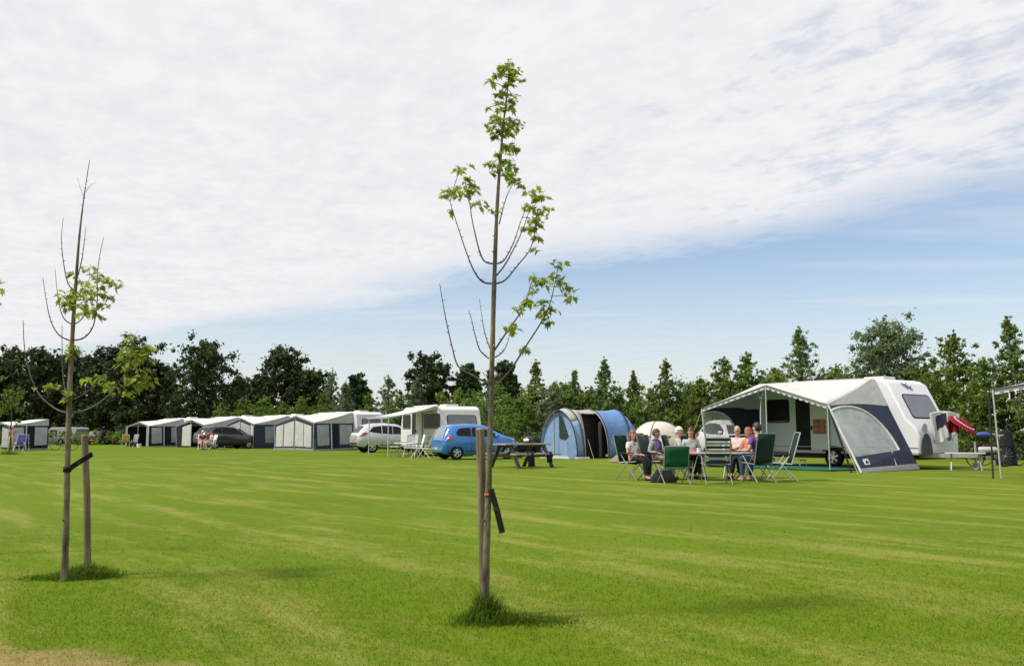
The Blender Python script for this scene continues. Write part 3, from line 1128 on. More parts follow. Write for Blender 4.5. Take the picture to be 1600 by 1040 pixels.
def side_panel(parent, T1, B1, T0, B0, zf, style, dirsign=1, logo=False, m_field=None):
    """awning end wall: front edge T1-B1, caravan edge T0-B0"""
    m_field = m_field or M_NAVY
    p = lambda a, b: lerp3(lerp3(B1, T1, b), lerp3(B0, T0, b), a)
    bz = max(0.3, (zf - B0[2]) / (T0[2] - B0[2]))
    band = MB()
    band.prism([p(0, 1), p(1, 1), p(1, bz)], 0.012)
    bo = band.build('gable_band', M_BAND, parent)
    if style in ('arch', 'arch_narrow'):
        aw = 0.80 if style == 'arch' else 0.60
        arc = [(aw * math.sin(PI / 2 * k / 14), 0.22 + 0.70 * math.cos(PI / 2 * k / 14)) for k in range(15)]
        fld = MB()
        # upper strip following the arch, built as quads so that the curve stays clean
        top = [(a, 1 + (bz - 1) * a - 0.004) for a, b in arc]
        for k in range(14):
            fld.prism([p(*arc[k]), p(*arc[k + 1]), p(*top[k + 1]), p(*top[k])], 0.012)
        fld.prism([p(aw, 0.22), p(1, 0.22), p(1, bz - 0.004), p(aw, top[-1][1])], 0.012)
        fld.prism([p(0, 0.06), p(1, 0.06), p(1, 0.22), p(0, 0.22)], 0.012)
        po = fld.build('end_wall', m_field, parent)
        mud = MB()
        mud.prism([p(0, 0.0), p(1, 0.0), p(1, 0.06), p(0, 0.06)], 0.010)
        mud.build('mud_flap', M_GREYC, po)
        w = MB()
        w.prism([p(0, 0.22)] + [p(aw, 0.22)] + [p(*q) for q in reversed(arc[:-1])], 0.006, -0.003)
        w.build('film_window', M_FILM, po)
        tr = MB()
        tr.tube([p(*q) for q in arc], 0.035, 6)
        tr.tube([p(0, 0.0), p(0, 1.0)], 0.03, 6)
        tr.tube([p(aw * .78, 0.06), p(aw * .83, 0.22)], 0.012, 5)
        tr.build('edge_trim', M_TRIM, po)
        if logo:
            n = (p(1, 0) - p(0, 0)).cross(p(0, 1) - p(0, 0)).normalized() * dirsign
            a = (p(1, 0.15) - p(0, 0.15)).normalized()
            b = (p(0, 1) - p(0, 0)).normalized()
            lg = MB()
            lg.prism(rrect(p(0.16, 0.135) + n * 0.010, a, b, 0.26, 0.20, 0.04), 0.012, 0.006)
            lo = lg.build('maker_patch', M_TRIM, po)
            lg = MB()
            c = p(0.16, 0.135) + n * 0.022
            lg.prism([c - a * 0.09 - b * 0.05, c + a * 0.09 - b * 0.05, c + a * 0.02 + b * 0.06, c - a * 0.03 + b * 0.03], 0.006, 0.003)
            lg.build('mountain_mark', M_NAVY, po)
    elif style == 'windows':
        fld = MB()
        fld.prism([p(0, 0.05), p(1, 0.05), p(1, bz - 0.004), p(0, 0.994)], 0.012)
        po = fld.build('end_wall', m_field, parent)
        n = (p(1, 0) - p(0, 0)).cross(p(0, 1) - p(0, 0)).normalized() * dirsign
        tp = lambda a: 1 + (bz - 1) * a
        for (a0, a1) in ((0.06, 0.36), (0.64, 0.97)):
            w = MB()
            w.prism([q + n * 0.014 for q in (p(a0, 0.16), p(a1, 0.16), p(a1, tp(a1) * 0.93), p(a0, tp(a0) * 0.93))], 0.014, 0.007)
            w.build('film_window', M_CURT, po)
        d = MB()
        d.prism([q + n * 0.012 for q in (p(0.47, 0.07), p(0.60, 0.07), p(0.60, tp(.6) * 0.94), p(0.47, tp(.47) * 0.94))], 0.012, 0.006)
        d.build('door_flap', M_NAVYD, po)
        tr = MB()
        tr.tube([p(0.42, 0.02) + n * 0.03, p(0.42, tp(.42) * 0.97) + n * 0.03], 0.04, 6)
        tr.build('edge_trim', M_TRIM, po)
        mud = MB()
        mud.prism([p(0, 0.0), p(1, 0.0), p(1, 0.05), p(0, 0.05)], 0.010)
        mud.build('mud_flap', M_GREYC, po)
    else:
        fld = MB()
        fld.prism([p(0, 0.0), p(1, 0.0), p(1, bz - 0.004), p(0, 0.994)], 0.012)
        po = fld.build('end_wall', m_field, parent)
        if style == 'dark_window':
            n = (p(1, 0) - p(0, 0)).cross(p(0, 1) - p(0, 0)).normalized() * dirsign
            tp = lambda a: 1 + (bz - 1) * a
            w = MB()
            w.prism([q + n * 0.014 for q in (p(0.30, 0.2), p(0.9, 0.2), p(0.9, tp(.9) * 0.9), p(0.30, tp(.3) * 0.9))], 0.014, 0.007)
            w.build('film_window', M_TINT, po)
    return po


def awning(loc, ang, S0, S1, d, zb, zf, zcn, label, spl=(0.4, 0.0), rk=(0.3, 0.3), dB=None, right='arch', left='plain', front=None, group=None, logo=False, roof=None, guys=True, m_field=None, val=True, dashes=True):
    t = empty('awning', loc, ang, label, 'awning', group)
    roof = roof or M_ROOF
    dB = dB or d
    mid = (S0 + S1) / 2
    bL, bR, bC = Vector((S0, -0.03, zb)), Vector((S1, -0.03, zb)), Vector((mid, -0.03, zb + 0.02))
    fL, fR, fC = Vector((S0 - spl[0], -d, zf)), Vector((S1 + spl[1], -d, zf)), Vector((mid, -d, zcn))
    # roof cloth, sagging a little between its supports
    rf = MB()
    nu, nv = 16, 8
    rows = []
    for j in range(nv + 1):
        v = j / nv
        row = []
        for i in range(nu + 1):
            u = i / nu
            if u < 0.5:
                q = lerp3(lerp3(fL, fC, u * 2), lerp3(bL, bC, u * 2), v)
            else:
                q = lerp3(lerp3(fC, fR, u * 2 - 1), lerp3(bC, bR, u * 2 - 1), v)
            sag = 0.07 * math.sin(PI * v) * abs(math.sin(2 * PI * u)) + 0.03 * math.sin(PI * v)
            row.append(q - Vector((0, 0, sag)))
        rows.append(row)
    rf.grid(rows)
    rf.build('roof', roof, t, smooth=60, solid=0.012)
    if val:
        vb = MB()
        vb.prism([fL, fC, fC - Vector((0, 0, .12)), fL - Vector((0, 0, .12))], 0.012, 0.03)
        vb.prism([fC, fR, fR - Vector((0, 0, .12)), fC - Vector((0, 0, .12))], 0.012, 0.03)
        vo = vb.build('valance', M_VAL, t)
        if dashes:
            ds = MB()
            for (a, b) in ((fL, fC), (fC, fR)):
                n = 11
                for k in range(n):
                    p0, p1 = lerp3(a, b, (k + 0.2) / n), lerp3(a, b, (k + 0.75) / n)
                    o = Vector((0, -0.045, 0))
                    ds.prism([p0 + o - Vector((0, 0, .085)), p1 + o - Vector((0, 0, .085)), p1 + o - Vector((0, 0, .125)), p0 + o - Vector((0, 0, .125))], 0.006, 0.003)
            ds.build('valance_trim', M_TRIM, vo)['kind'] = 'stuff'
    B1R, B0R = Vector((S1 + rk[1], -dB, 0.0)), Vector((S1 + rk[1], -0.04, 0.03))
    B1L, B0L = Vector((S0 - rk[0] - spl[0] * 0.5, -d, 0.0)), Vector((S0 - rk[0], -0.04, 0.03))
    if right:
        side_panel(t, fR - Vector((0, 0, .03)), B1R, bR - Vector((0, 0, .03)), B0R, zf, right, 1, logo, m_field)
    if left:
        side_panel(t, fL - Vector((0, 0, .03)), B1L, bL - Vector((0, 0, .03)), B0L, zf, left, 1, False, m_field)
    for q, foot in ((fL, B1L), (fC, Vector((mid, -d, 0))), (fR, Vector((fR.x, -d, 0)))):
        po = MB()
        po.tube([(foot.x if q is fL else q.x, q.y - 0.03, 0), (q.x, q.y - 0.03, q.z - 0.01)], 0.020, 8)
        po.build('pole', M_ALU, t, smooth=50)
    if guys:
        gy = MB()
        gy.bar(fR + Vector((0.02, -0.02, -0.05)), B1R + Vector((-0.22, -0.12, 0.0)), 0.05, 0.012)
        gy.build('storm_strap', M_RUBBER, t)
        gy = MB()
        gy.tube([fR + Vector((0, 0, -0.02)), Vector((S1 + rk[1] + 0.25, -dB - 0.55, 0.0))], 0.008, 5)
        gy.tube([fL + Vector((0, 0, -0.02)), Vector((S0 - 1.0, -d - 0.5, 0.0))], 0.008, 5)
        gy.build('guy_rope', M_ROPE, t)
    if front:
        # closed front: (start share, end share, material, name)
        def fp(s, b):
            q = lerp3(fL, fC, s * 2) if s < 0.5 else lerp3(fC, fR, s * 2 - 1)
            low = Vector((q.x + (s - 0.5) * 0.1, q.y, 0))
            return low.lerp(Vector((q.x, q.y, q.z - 0.1)), b)
        for (s0, s1, b0, b1, mm, nm) in front:
            ss = [s0] + ([0.5] if s0 < 0.5 < s1 else []) + [s1]
            fpn = MB()
            off = {'front_wall': 0.0, 'mud_flap': 0.0}.get(nm, -0.02)
            for k in range(len(ss) - 1):
                fpn.prism([fp(ss[k], b0) + Vector((0, off, 0)), fp(ss[k + 1], b0) + Vector((0, off, 0)), fp(ss[k + 1], b1) + Vector((0, off, 0)), fp(ss[k], b1) + Vector((0, off, 0))], 0.012)
            fpn.build(nm, mm, t)
    return t


awnA = awning(RA, A_ANG, 0.1, 4.45, 2.5, 2.78, 1.91, 2.58, 'large open awning with white roof, navy arched end walls and film windows', spl=(0.45, 0.0), rk=(0.0, 1.35), dB=3.1, right='arch', left='arch_narrow', logo=True)
mt = MB()
mt.grid([[(-0.1 + 4.9 * i / 12, -0.10 - 2.9 * j / 6, 0.03 + 0.008 * math.sin(i * 1.7 + j * 2.1)) for i in range(13)] for j in range(7)])
mat_o = mt.build('groundsheet', mat('teal_matting', (0.012, 0.105, 0.075), 0.85, 0.2, 10, bump=0.5, bscale=60), None, solid=0.01)
mat_o.matrix_world = Matrix.Translation(RA) @ Matrix.Rotation(A_ANG, 4, 'Z')
tag(mat_o, 'teal green groundsheet spread under the large open awning', 'groundsheet')

# the row of closed awnings towards the left, all set up parallel
ROWG = 'awnings in the row of caravans'
CARG = 'caravans in the row'


def row_unit(px_near, Y, Lf, d, zb, zf, zcn, lab_a, lab_c, ang=U_ANG, **kw):
    # lab_c None: no caravan shows behind this awning
    """px_near, Y: near front corner of the awning"""
    q = GX(px_near, Y)
    u = Vector((math.cos(ang), math.sin(ang), 0))
    v = Vector((-u.y, u.x, 0))
    org = q - u * (Lf + 0.2) + v * d
    if lab_c:
        caravan(org, ang, Lf + 0.9, 2.2, zb + 0.06, lab_c, rake=0.75, windows=((1.0, 1.6, 0.9, 0.6, M_GLASS), (3.6, 1.6, 0.9, 0.6, M_GLASS)), door=(2.0, 0.6, 0.5, 2.2), group=CARG)
    return awning(org, ang, 0.2, Lf + 0.2, d, zb, zf, zcn, lab_a, group=ROWG, guys=False, dashes=False, **kw)


W_ = 'front_wall'
closed = ((0.0, 1.0, 0.07, 1.0, M_NAVY, W_), (0.0, 1.0, 0.0, 0.07, M_GREYC, 'mud_flap'),
          (0.05, 0.22, 0.12, 0.90, M_PALEC, 'film_window'), (0.24, 0.47, 0.12, 0.90, M_PALEC, 'film_window'),
          (0.50, 0.72, 0.12, 0.90, M_PALEC, 'film_window'), (0.735, 0.93, 0.12, 0.90, M_PALEC, 'film_window'))
row_unit(490, 58.5, 4.6, 3.0, 2.50, 1.78, 2.28, 'closed awning with pale curtained front and white roof left of the silver car', 'white caravan between the pale closed awning and the silver car', right='windows', left='plain', front=closed, rk=(0, 0.2))
closedB = ((0.0, 1.0, 0.06, 1.0, M_NAVYD, W_), (0.12, 0.50, 0.12, 0.92, M_CURT, 'film_window'), (0.52, 0.86, 0.12, 0.92, M_CURT, 'film_window'), (0.88, 0.97, 0.05, 0.97, M_PALEC, 'film_window'))
row_unit(396, 66.5, 4.2, 2.9, 2.45, 1.78, 2.28, 'closed awning with grey curtained front and blue window left of the pale one', 'white caravan behind the grey curtained awning', right='dark_window', left='plain', front=closedB, rk=(0, 0.2))
openC = ((0.0, 0.20, 0.03, 1.0, M_NAVYD, W_), (0.22, 0.52, 0.06, 0.88, M_PALEC, 'film_window'))
row_unit(318, 70.5, 4.6, 2.9, 2.42, 1.75, 2.20, 'half open dark awning behind the black off-road car', 'white caravan behind the half open dark awning', right='dark_window', left='plain', front=openC, rk=(0, 0.2), m_field=M_NAVYD)
row_unit(232, 74.5, 4.4, 2.9, 2.35, 1.72, 2.10, 'dark open awning at the far left end of the long row', 'white caravan at the far left end of the long row', right='windows', left='plain', front=((0.0, 0.06, 0.03, 1.0, M_GREYC, W_), (0.88, 1.0, 0.03, 1.0, M_GREYC, 'film_window')), rk=(0, 0.2), m_field=M_NAVYD)
closedE = ((0.62, 1.0, 0.05, 1.0, M_NAVYD, W_), (0.64, 0.95, 0.12, 0.9, M_CURT, 'film_window'))
row_unit(13, 59.0, 4.2, 2.4, 2.05, 1.62, 1.85, 'dark blue awning with pale windows cut by the left photo edge', None, right='windows', left=None, front=closedE, rk=(0, 0.1), m_field=M_NAVYD)

# middle caravan with the rolled-out sun canopy
ANG_B = math.atan2(-0.866, 0.5)
FBn = GX(690, 43.0)
uB = Vector((0.5, -0.866, 0))
vB = Vector((0.866, 0.5, 0))
orgB = FBn - uB * 5.0
carB, profB, WB = caravan(orgB, ANG_B, 5.0, 2.3, 2.42, 'white caravan with wide front window and roof hatch behind the blue car', rake=0.9, windows=((0.80, 1.68, 0.95, 0.68, M_GLASS), (3.85, 1.68, 1.75, 0.66, M_GLASS)), door=(1.48, 0.60, 0.48, 2.15), open_door=True, pocket=False, body_mat=M_CREAM)
can = empty('sun_canopy', orgB, ANG_B, 'white sun canopy sloping out from the caravan behind the blue car', 'canopy')
cv = MB()
rows = []
for j in range(7):
    v = j / 6
    rows.append([(1.9 + 2.6 * i / 8, -0.05 - 2.5 * v, 2.40 - 0.55 * v - 0.05 * math.sin(PI * v)) for i in range(9)])
cv.grid(rows)
cv.build('canopy_cloth', M_ROOF, can, smooth=60, solid=0.012)
cb = MB()
cb.box((3.2, -2.56, 1.84), (2.66, 0.06, 0.10))
cb.build('front_rail', M_ALU, can)
cb = MB()
cb.box((3.2, -0.03, 2.41), (2.75, 0.10, 0.12))
cb.build('cassette', M_CREAM, can, bevel=0.02)
for xx in (1.95, 4.42):
    po = MB()
    po.tube([(xx, -2.5, 0), (xx, -2.5, 1.80)], 0.025, 8)
    po.build('pole', M_ALU, can)
    po = MB()
    po.bar((xx, -0.06, 2.3), (xx, -2.5, 1.80), 0.03, 0.04)
    po.build('arm', M_ALU, can)

# ------------------------------------------------------------------ right hand awning, mostly beyond the frame
FR0 = GX(1560, 21.6)
uA = Vector((math.cos(U_ANG), math.sin(U_ANG), 0))
vA = Vector((-uA.y, uA.x, 0))
orgR = FR0 + vA * 2.6 + uA * 0.3
awR = awning(orgR, U_ANG, 0.0, 4.0, 2.6, 2.5, 2.12, 2.45, 'open awning with grey roof edge and dark walls at the right photo edge', spl=(0.3, 0.0), rk=(0.08, 0.3), right='plain', left=None, front=((0.14, 0.5, 0.02, 0.45, M_NAVYD, W_), (0.2, 0.5, 0.45, 0.93, M_NAVYD, W_)), guys=False, roof=M_VAL)
po = MB()
po.tube([(-0.38, -2.72, 0), (-0.36, -2.72, 2.05)], 0.022, 8)
po.build('pole', M_CHAS, awR)

# ------------------------------------------------------------------ blue tunnel tent
M_BLUE = cloth('blue_tent_cloth', (0.15, 0.27, 0.52), 0.07, 0.10, 0.9, 1.5)
M_LBLUE = cloth('pale_blue_tent_cloth', (0.30, 0.44, 0.66), 0.35, 0.08, 0.9, 2.0)
M_BEIGE = cloth('grey_beige_cloth', (0.46, 0.44, 0.43), 0.2, 0.06, 0.5, 2.0)
ac = Vector((0.58, -0.815, 0))
ax = Vector((0.815, 0.58, 0))
Nn = GX(903, 38.6)
tc0 = Nn - ac * 1.3
T_ANG = math.atan2(ax.y, ax.x)
tt = empty('tunnel_tent', tc0, T_ANG, 'blue tunnel tent with dark open side door and pale porch', 'tent')


def hoop(x, w, h, lean=0.0, n=20):
    """local: x along the tent, y across (near side is -y)"""
    pts = []
    for k in range(n + 1):
        t = PI * k / n
        y = -w * math.cos(t)
        z = h * (math.sin(t) ** 0.80)
        pts.append(Vector((x + lean * z / h, y, z)))
    return pts


hoops = [(0.0, 1.28, 2.10, -0.12), (0.34, 1.33, 2.20, -0.02), (1.74, 1.33, 2.16, 0.0), (3.15, 1.22, 2.18, 0.10), (3.95, 1.0, 0.9, 0.0)]


def tun(k0, k1, j0, j1, name, m, steps=6, sagk=0.05, nn=20):
    a, b = hoop(*hoops[k0], n=nn), hoop(*hoops[k1], n=nn)
    rows = []
    for s in range(steps + 1):
        f = s / steps
        row = []
        for j in range(j0, j1 + 1):
            q = a[j].lerp(b[j], f)
            c = Vector((q.x, 0, 0.8))
            q = q + (c - q) * sagk * math.sin(PI * f)
            row.append(q)
        rows.append(row)
    mb = MB()
    mb.grid(rows)
    return mb.build(name, m, tt, smooth=70, solid=0.01)


tun(0, 1, 5, 16, 'porch_hood', M_BEIGE, 3)
tun(0, 1, 0, 5, 'porch_side', M_LBLUE, 3)
tun(0, 1, 16, 20, 'porch_side', M_LBLUE, 3)
# middle bay: near wall holds the door opening (steps 0..8 of the hoop), roof is blue
tun(1, 2, 11, 20, 'roof_panel', M_BLUE, 6)
tun(1, 2, 8, 11, 'roof_panel', M_BEIGE, 6)
tun(2, 3, 0, 20, 'sleeping_bay', M_BLUE, 8)
# hoops 3 -> 4 slope to the ground as the rounded tail
a, b = hoop(*hoops[3]), hoop(*hoops[4])
tl = MB()
rows = [[a[j].lerp(b[j], f) + Vector((0.25 * math.sin(PI * f), 0, 0.12 * math.sin(PI * f))) for j in range(21)] for f in (0, .25, .5, .75, 1)]
rows.append([Vector((4.15, b[j].y * 0.7, 0.0)) for j in range(21)])
tl.grid(rows)
tl.build('tail_panel', M_BLUE, tt, smooth=70, solid=0.01)
# near wall of the middle bay with an arched doorway
h1, h2 = hoop(*hoops[1]), hoop(*hoops[2])
wl = MB()


def wallpt(f, j):
    j0 = int(j)
    q1 = h1[j0].lerp(h1[min(20, j0 + 1)], j - j0)
    q2 = h2[j0].lerp(h2[min(20, j0 + 1)], j - j0)
    q = q1.lerp(q2, f)
    return q + (Vector((q.x, 0, .8)) - q) * 0.03 * math.sin(PI * f)


def door_l(j): return 0.07 + 0.30 * (j / 8.0) ** 2
def door_r(j): return 0.97 - 0.05 * (j / 8.0) ** 2


rowsL = [[wallpt(door_l(j * 0.8) * s, j * 0.8) for s in (0, .5, 1)] for j in range(11)]
rowsR = [[wallpt(door_r(j * 0.8) + (1 - door_r(j * 0.8)) * s, j * 0.8) for s in (0, 1)] for j in range(11)]
wl.grid(rowsL)
wl.grid(rowsR)
wl.grid([[wallpt(door_l(6.6) + (door_r(6.6) - door_l(6.6)) * i / 6, j) for i in range(7)] for j in (6.9 , 7.4, 8.0)])
wl.build('door_surround', M_BEIGE, tt, smooth=70, solid=0.01)
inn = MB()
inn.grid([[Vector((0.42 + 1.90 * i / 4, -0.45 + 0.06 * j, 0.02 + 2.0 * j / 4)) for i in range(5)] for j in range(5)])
inn.build('shaded_inner_tent', mat('shaded_inner_cloth', (0.022, 0.020, 0.018), 0.9, 0.3), tt, solid=0.01)  # near-black inner sheet puts the shade of the door opening into its colour
flp = MB()
flp.grid([[Vector((1.45 + 0.06 * i + 0.02 * math.sin(j), -1.0 + 0.02 * i, 0.05 + 1.55 * j / 6)) for i in range(5)] for j in range(7)])
flp.build('door_curtain', cloth('grey_brown_curtain', (0.16, 0.145, 0.13), 0.2), tt, solid=0.01)
# front wall, set back under the hood, with dark triangular window
fh = hoop(0.10, 1.24, 2.02, -0.10)
fw = MB()
ctr = Vector((0.04, 0, 0.9))
fw.prism([Vector((0.06, q.y, q.z)) for q in fh], 0.012)
fw.build('front_wall', M_LBLUE, tt)
fd = MB()
fd.prism([(0.035, 0.02, 1.88), (0.035, -0.22, 1.80), (0.035, -0.62, 0.98), (0.035, -0.40, 0.82), (0.035, -0.02, 0.88)], 0.012)
fd.build('front_window', mat('dark_green_window', (0.014, 0.03, 0.028), 0.3), tt)
fd = MB()
fd.tube([(-0.12, 0.15, 0.02), (-0.18, 0.12, 2.08)], 0.018, 6)
fd.build('pole', mat('grey_green_pole', (0.16, 0.19, 0.13), 0.5), tt)
pr = MB()
pr.grid([[Vector((-0.22 - 0.03 * j, -1.30 + 0.34 * i / 3, 0.02 + 1.05 * j / 4 * (1 - 0.35 * i / 3))) for i in range(4)] for j in range(5)])
pr.build('porch_flap', M_LBLUE, tt, solid=0.01)
for k, hp in enumerate(hoops[:4]):
    hb = MB()
    pts = hoop(hp[0], hp[1] + 0.015, hp[2] + 0.015, hp[3])
    hb.tube(pts, 0.022, 6)
    hb.build('hoop_pole', M_CHAS, tt, smooth=50)
gr = MB()
for (x, y, xx, yy) in ((0.6, -1.25, 0.3, -2.0), (1.9, -1.25, 1.9, -2.1), (3.2, -1.15, 3.6, -2.0)):
    gr.tube([(x, y, 0.85), (xx, yy, 0.0)], 0.008, 5)
gr.build('guy_rope', M_ROPE, tt)
vl = MB()
vl.grid([[Vector((-0.2 + 0.8 * i / 6, -1.34 - 0.05 * j, 0.09 - 0.085 * j)) for i in range(7)] for j in range(2)])
vl.grid([[Vector((-0.14, 1.2 - 2.4 * i / 8, 0.10 - 0.095 * j)) for i in range(9)] for j in range(2)])
vl.build('mud_flap', M_TRIM, tt, solid=0.01)

# ------------------------------------------------------------------ beige dome tent
M_DOME = cloth('beige_dome_cloth', (0.72, 0.65, 0.59), 0.22, 0.06, 0.7, 2.0)
M_DOMED = cloth('brown_dome_cloth', (0.34, 0.26, 0.21), 0.2, 0.08, 0.6, 2.0)
dq = GX(1028, 34.0)
dt = empty('dome_tent', dq, R(20), 'small beige dome tent between the blue tent and the seated people', 'tent')
dm = MB()
rows = []
for i in range(13):
    ph = PI / 2 * i / 12
    row = []
    for k in range(33):
        th = 2 * PI * k / 32
        sq = 1.0 / max(abs(math.cos(th)), abs(math.sin(th))) ** 0.45
        rr = 1.05 * math.cos(ph) ** 0.75 * (1 + (sq - 1) * math.cos(ph))
        rib = 1 - 0.035 * math.sin(4 * th + PI / 2) ** 2 * math.cos(ph)
        row.append((rr * math.cos(th) * rib, rr * math.sin(th) * rib, 1.52 * math.sin(ph) ** 0.95))
    rows.append(row)
dm.grid(rows)
dm.build('fly_sheet', M_DOME, dt, smooth=60, solid=0.01)
po = MB()
for th in (PI / 4, 3 * PI / 4):
    pts = []
    for i in range(25):
        ph = PI * i / 24
        s = 1 if ph < PI / 2 else -1
        c = abs(math.cos(ph)) ** 0.75 * s
        sq = 1 + (2 ** 0.225 - 1) * abs(math.cos(ph))
        pts.append((1.07 * c * sq * math.cos(th), 1.07 * c * sq * math.sin(th), 1.535 * math.sin(ph) ** 0.95))
    po.tube(pts, 0.014, 6)
po.build('pole_sleeve', M_DOMED, dt)
pz = MB()
pz.grid([[Vector((-1.0 - 0.75 * f, -0.75 + 1.5 * i / 6, (0.85 * (1 - f) + 0.02) * (1 - 0.5 * abs(i / 3 - 1) ** 2))) for i in range(7)] for f in (0, .33, .66, 1)])
pz.build('porch_panel', M_DOMED, dt, smooth=60, solid=0.01)
vn = MB()
for th in (-0.9, -1.7, -2.5):
    c = Vector((0.98 * math.cos(th), 0.98 * math.sin(th), 0.98))
    n = Vector((math.cos(th), math.sin(th), 0.6)).normalized()
    a = Vector((-math.sin(th), math.cos(th), 0))
    b = n.cross(a)
    vn.prism([c - a * 0.16, c + a * 0.16, c + a * 0.10 - b * 0.07, c - a * 0.10 - b * 0.07], 0.03, 0.02)
vn.build('vent', M_CHAS, dt)
dd = MB()
c = [Vector((1.06 * math.cos(t), 1.06 * math.sin(t), z)) for t, z in ((-2.3, 0.03), (-1.9, 0.03), (-1.95, 0.75), (-2.15, 0.85))]
dd.prism([p_ * 1.03 for p_ in c], 0.012)
dd.build('door_flap', M_DOMED, dt)

# ------------------------------------------------------------------ picnic table
pc = GX(815, 28.8)
pt = empty('picnic_table', pc, math.atan2(0.6, 0.8), 'weathered wooden picnic table with fixed benches left of the blue tent', 'picnic table')
M_PLANK = mat('grey_plank', (0.33, 0.30, 0.26), 0.85, 0.22, 5, bump=0.5, bscale=40, stretch=(0.2, 1, 1))
M_PLEG = mat('dark_timber', (0.060, 0.045, 0.032), 0.85, 0.3, 6, bump=0.4, bscale=30)
for k in range(5):
    b = MB()
    b.box((0, -0.30 + 0.15 * k, 0.735), (1.8, 0.138, 0.045))
    b.build('table_plank', M_PLANK, pt, bevel=0.006)
for s in (-1, 1):
    for k in range(2):
        b = MB()
        b.box((0, s * (0.66 + 0.14 * k), 0.435), (1.8, 0.13, 0.045))
        b.build('bench_plank', M_PLANK, pt, bevel=0.006)
    for e in (-1, 1):
        b = MB()
        b.bar((e * 0.66, s * 0.28, 0.71), (e * 0.66, s * 0.74, 0.0), 0.05, 0.12, (1, 0, 0))
        b.build('leg', M_PLEG, pt)
for e in (-1, 1):
    b = MB()
    b.box((e * 0.61, 0, 0.375), (0.045, 1.62, 0.10))
    b.build('bench_bearer', M_PLEG, pt)
    b = MB()
    b.box((e * 0.61, 0, 0.675), (0.045, 0.74, 0.075))
    b.build('table_bearer', M_PLEG, pt)
b = MB()
b.bar((-0.6, 0, 0.40), (0, 0, 0.70), 0.05, 0.09)
b.bar((0.6, 0, 0.40), (0, 0, 0.70), 0.05, 0.09)
b.build('brace', M_PLEG, pt)
hm = MB()
hl = []
hm.lathe([(0.10, 0.0), (0.155, 0.02), (0.165, 0.08), (0.15, 0.15), (0.10, 0.20), (0.03, 0.225), (0.001, 0.227)], (0, 0, 0), 18)
ho = empty('crash_helmet', pt.matrix_basis @ Vector((0.30, 0.02, 0.762)), 0.4, 'dark round helmet with a pale left side on the picnic table', 'helmet')
hm.build('shell', mat('black_shell', (0.03, 0.03, 0.032), 0.3, 0.2), ho, smooth=60)
hv = MB()
rows = []
for zf_, r_ in ((0.06, 0.170), (0.10, 0.166), (0.145, 0.155)):
    rows.append([(r_ * math.cos(t), r_ * math.sin(t), zf_) for t in [R(150 + 10 * k) for k in range(11)]])
hv.grid(rows)
hv.build('visor', mat('pale_visor', (0.6, 0.62, 0.64), 0.2, 0.1), ho, smooth=60, solid=0.008)


def rag(name, loc, rz, w, h, dpt, m, label, cat):
    """a limp cloth or soft bag hanging over an edge"""
    t = MB()
    rows = []
    for j in range(9):
        f = j / 8
        row = []
        for i in range(7):
            g = i / 6 - 0.5
            row.append((w * g * (1 - 0.25 * f) + 0.02 * math.sin(5 * f + 3 * g), -dpt * (0.5 - 0.5 * math.cos(min(1, f * 3) * PI)) - 0.03 * math.sin(9 * g + 4 * f), -h * max(0, f - 0.12) / 0.88 + (0.02 if f < 0.13 else 0)))
        rows.append(row)
    t.grid(rows)
    o = t.build(name, m, None, smooth=70, solid=0.03)
    o.location = loc
    o.rotation_euler = (0, 0, rz)
    return tag(o, label, cat)


M_BLACKC = cloth('black_cloth', (0.016, 0.016, 0.020), 0.03, 0.3, 0.8, 6)
rag('jacket', pt.matrix_basis @ Vector((-0.28, -0.79, 0.475)), pt.rotation_euler.z, 0.30, 0.42, 0.08, M_BLACKC, 'dark jacket hanging over the near bench of the picnic table', 'jacket')
sb = empty('sports_bag', pt.matrix_basis @ Vector((0.55, 0.72, 0.458)), 0.5, 'black bag with a grey top on the far bench of the picnic table', 'bag')
b = MB()
b.ball((0, 0, 0.11), (0.22, 0.13, 0.12), 14, 8)
b.build('bag_body', M_BLACKC, sb, smooth=60)
b = MB()
b.tube([(-0.12, 0, 0.2), (-0.06, 0, 0.30), (0.06, 0, 0.30), (0.12, 0, 0.2)], 0.014, 6)
b.build('handle', M_GREYC, sb)
rag('towel', pt.matrix_basis @ Vector((0.45, -0.80, 0.475)), pt.rotation_euler.z, 0.25, 0.30, 0.06, M_BLACKC, 'black cloth hanging off the bench end nearest the blue tent', 'cloth')


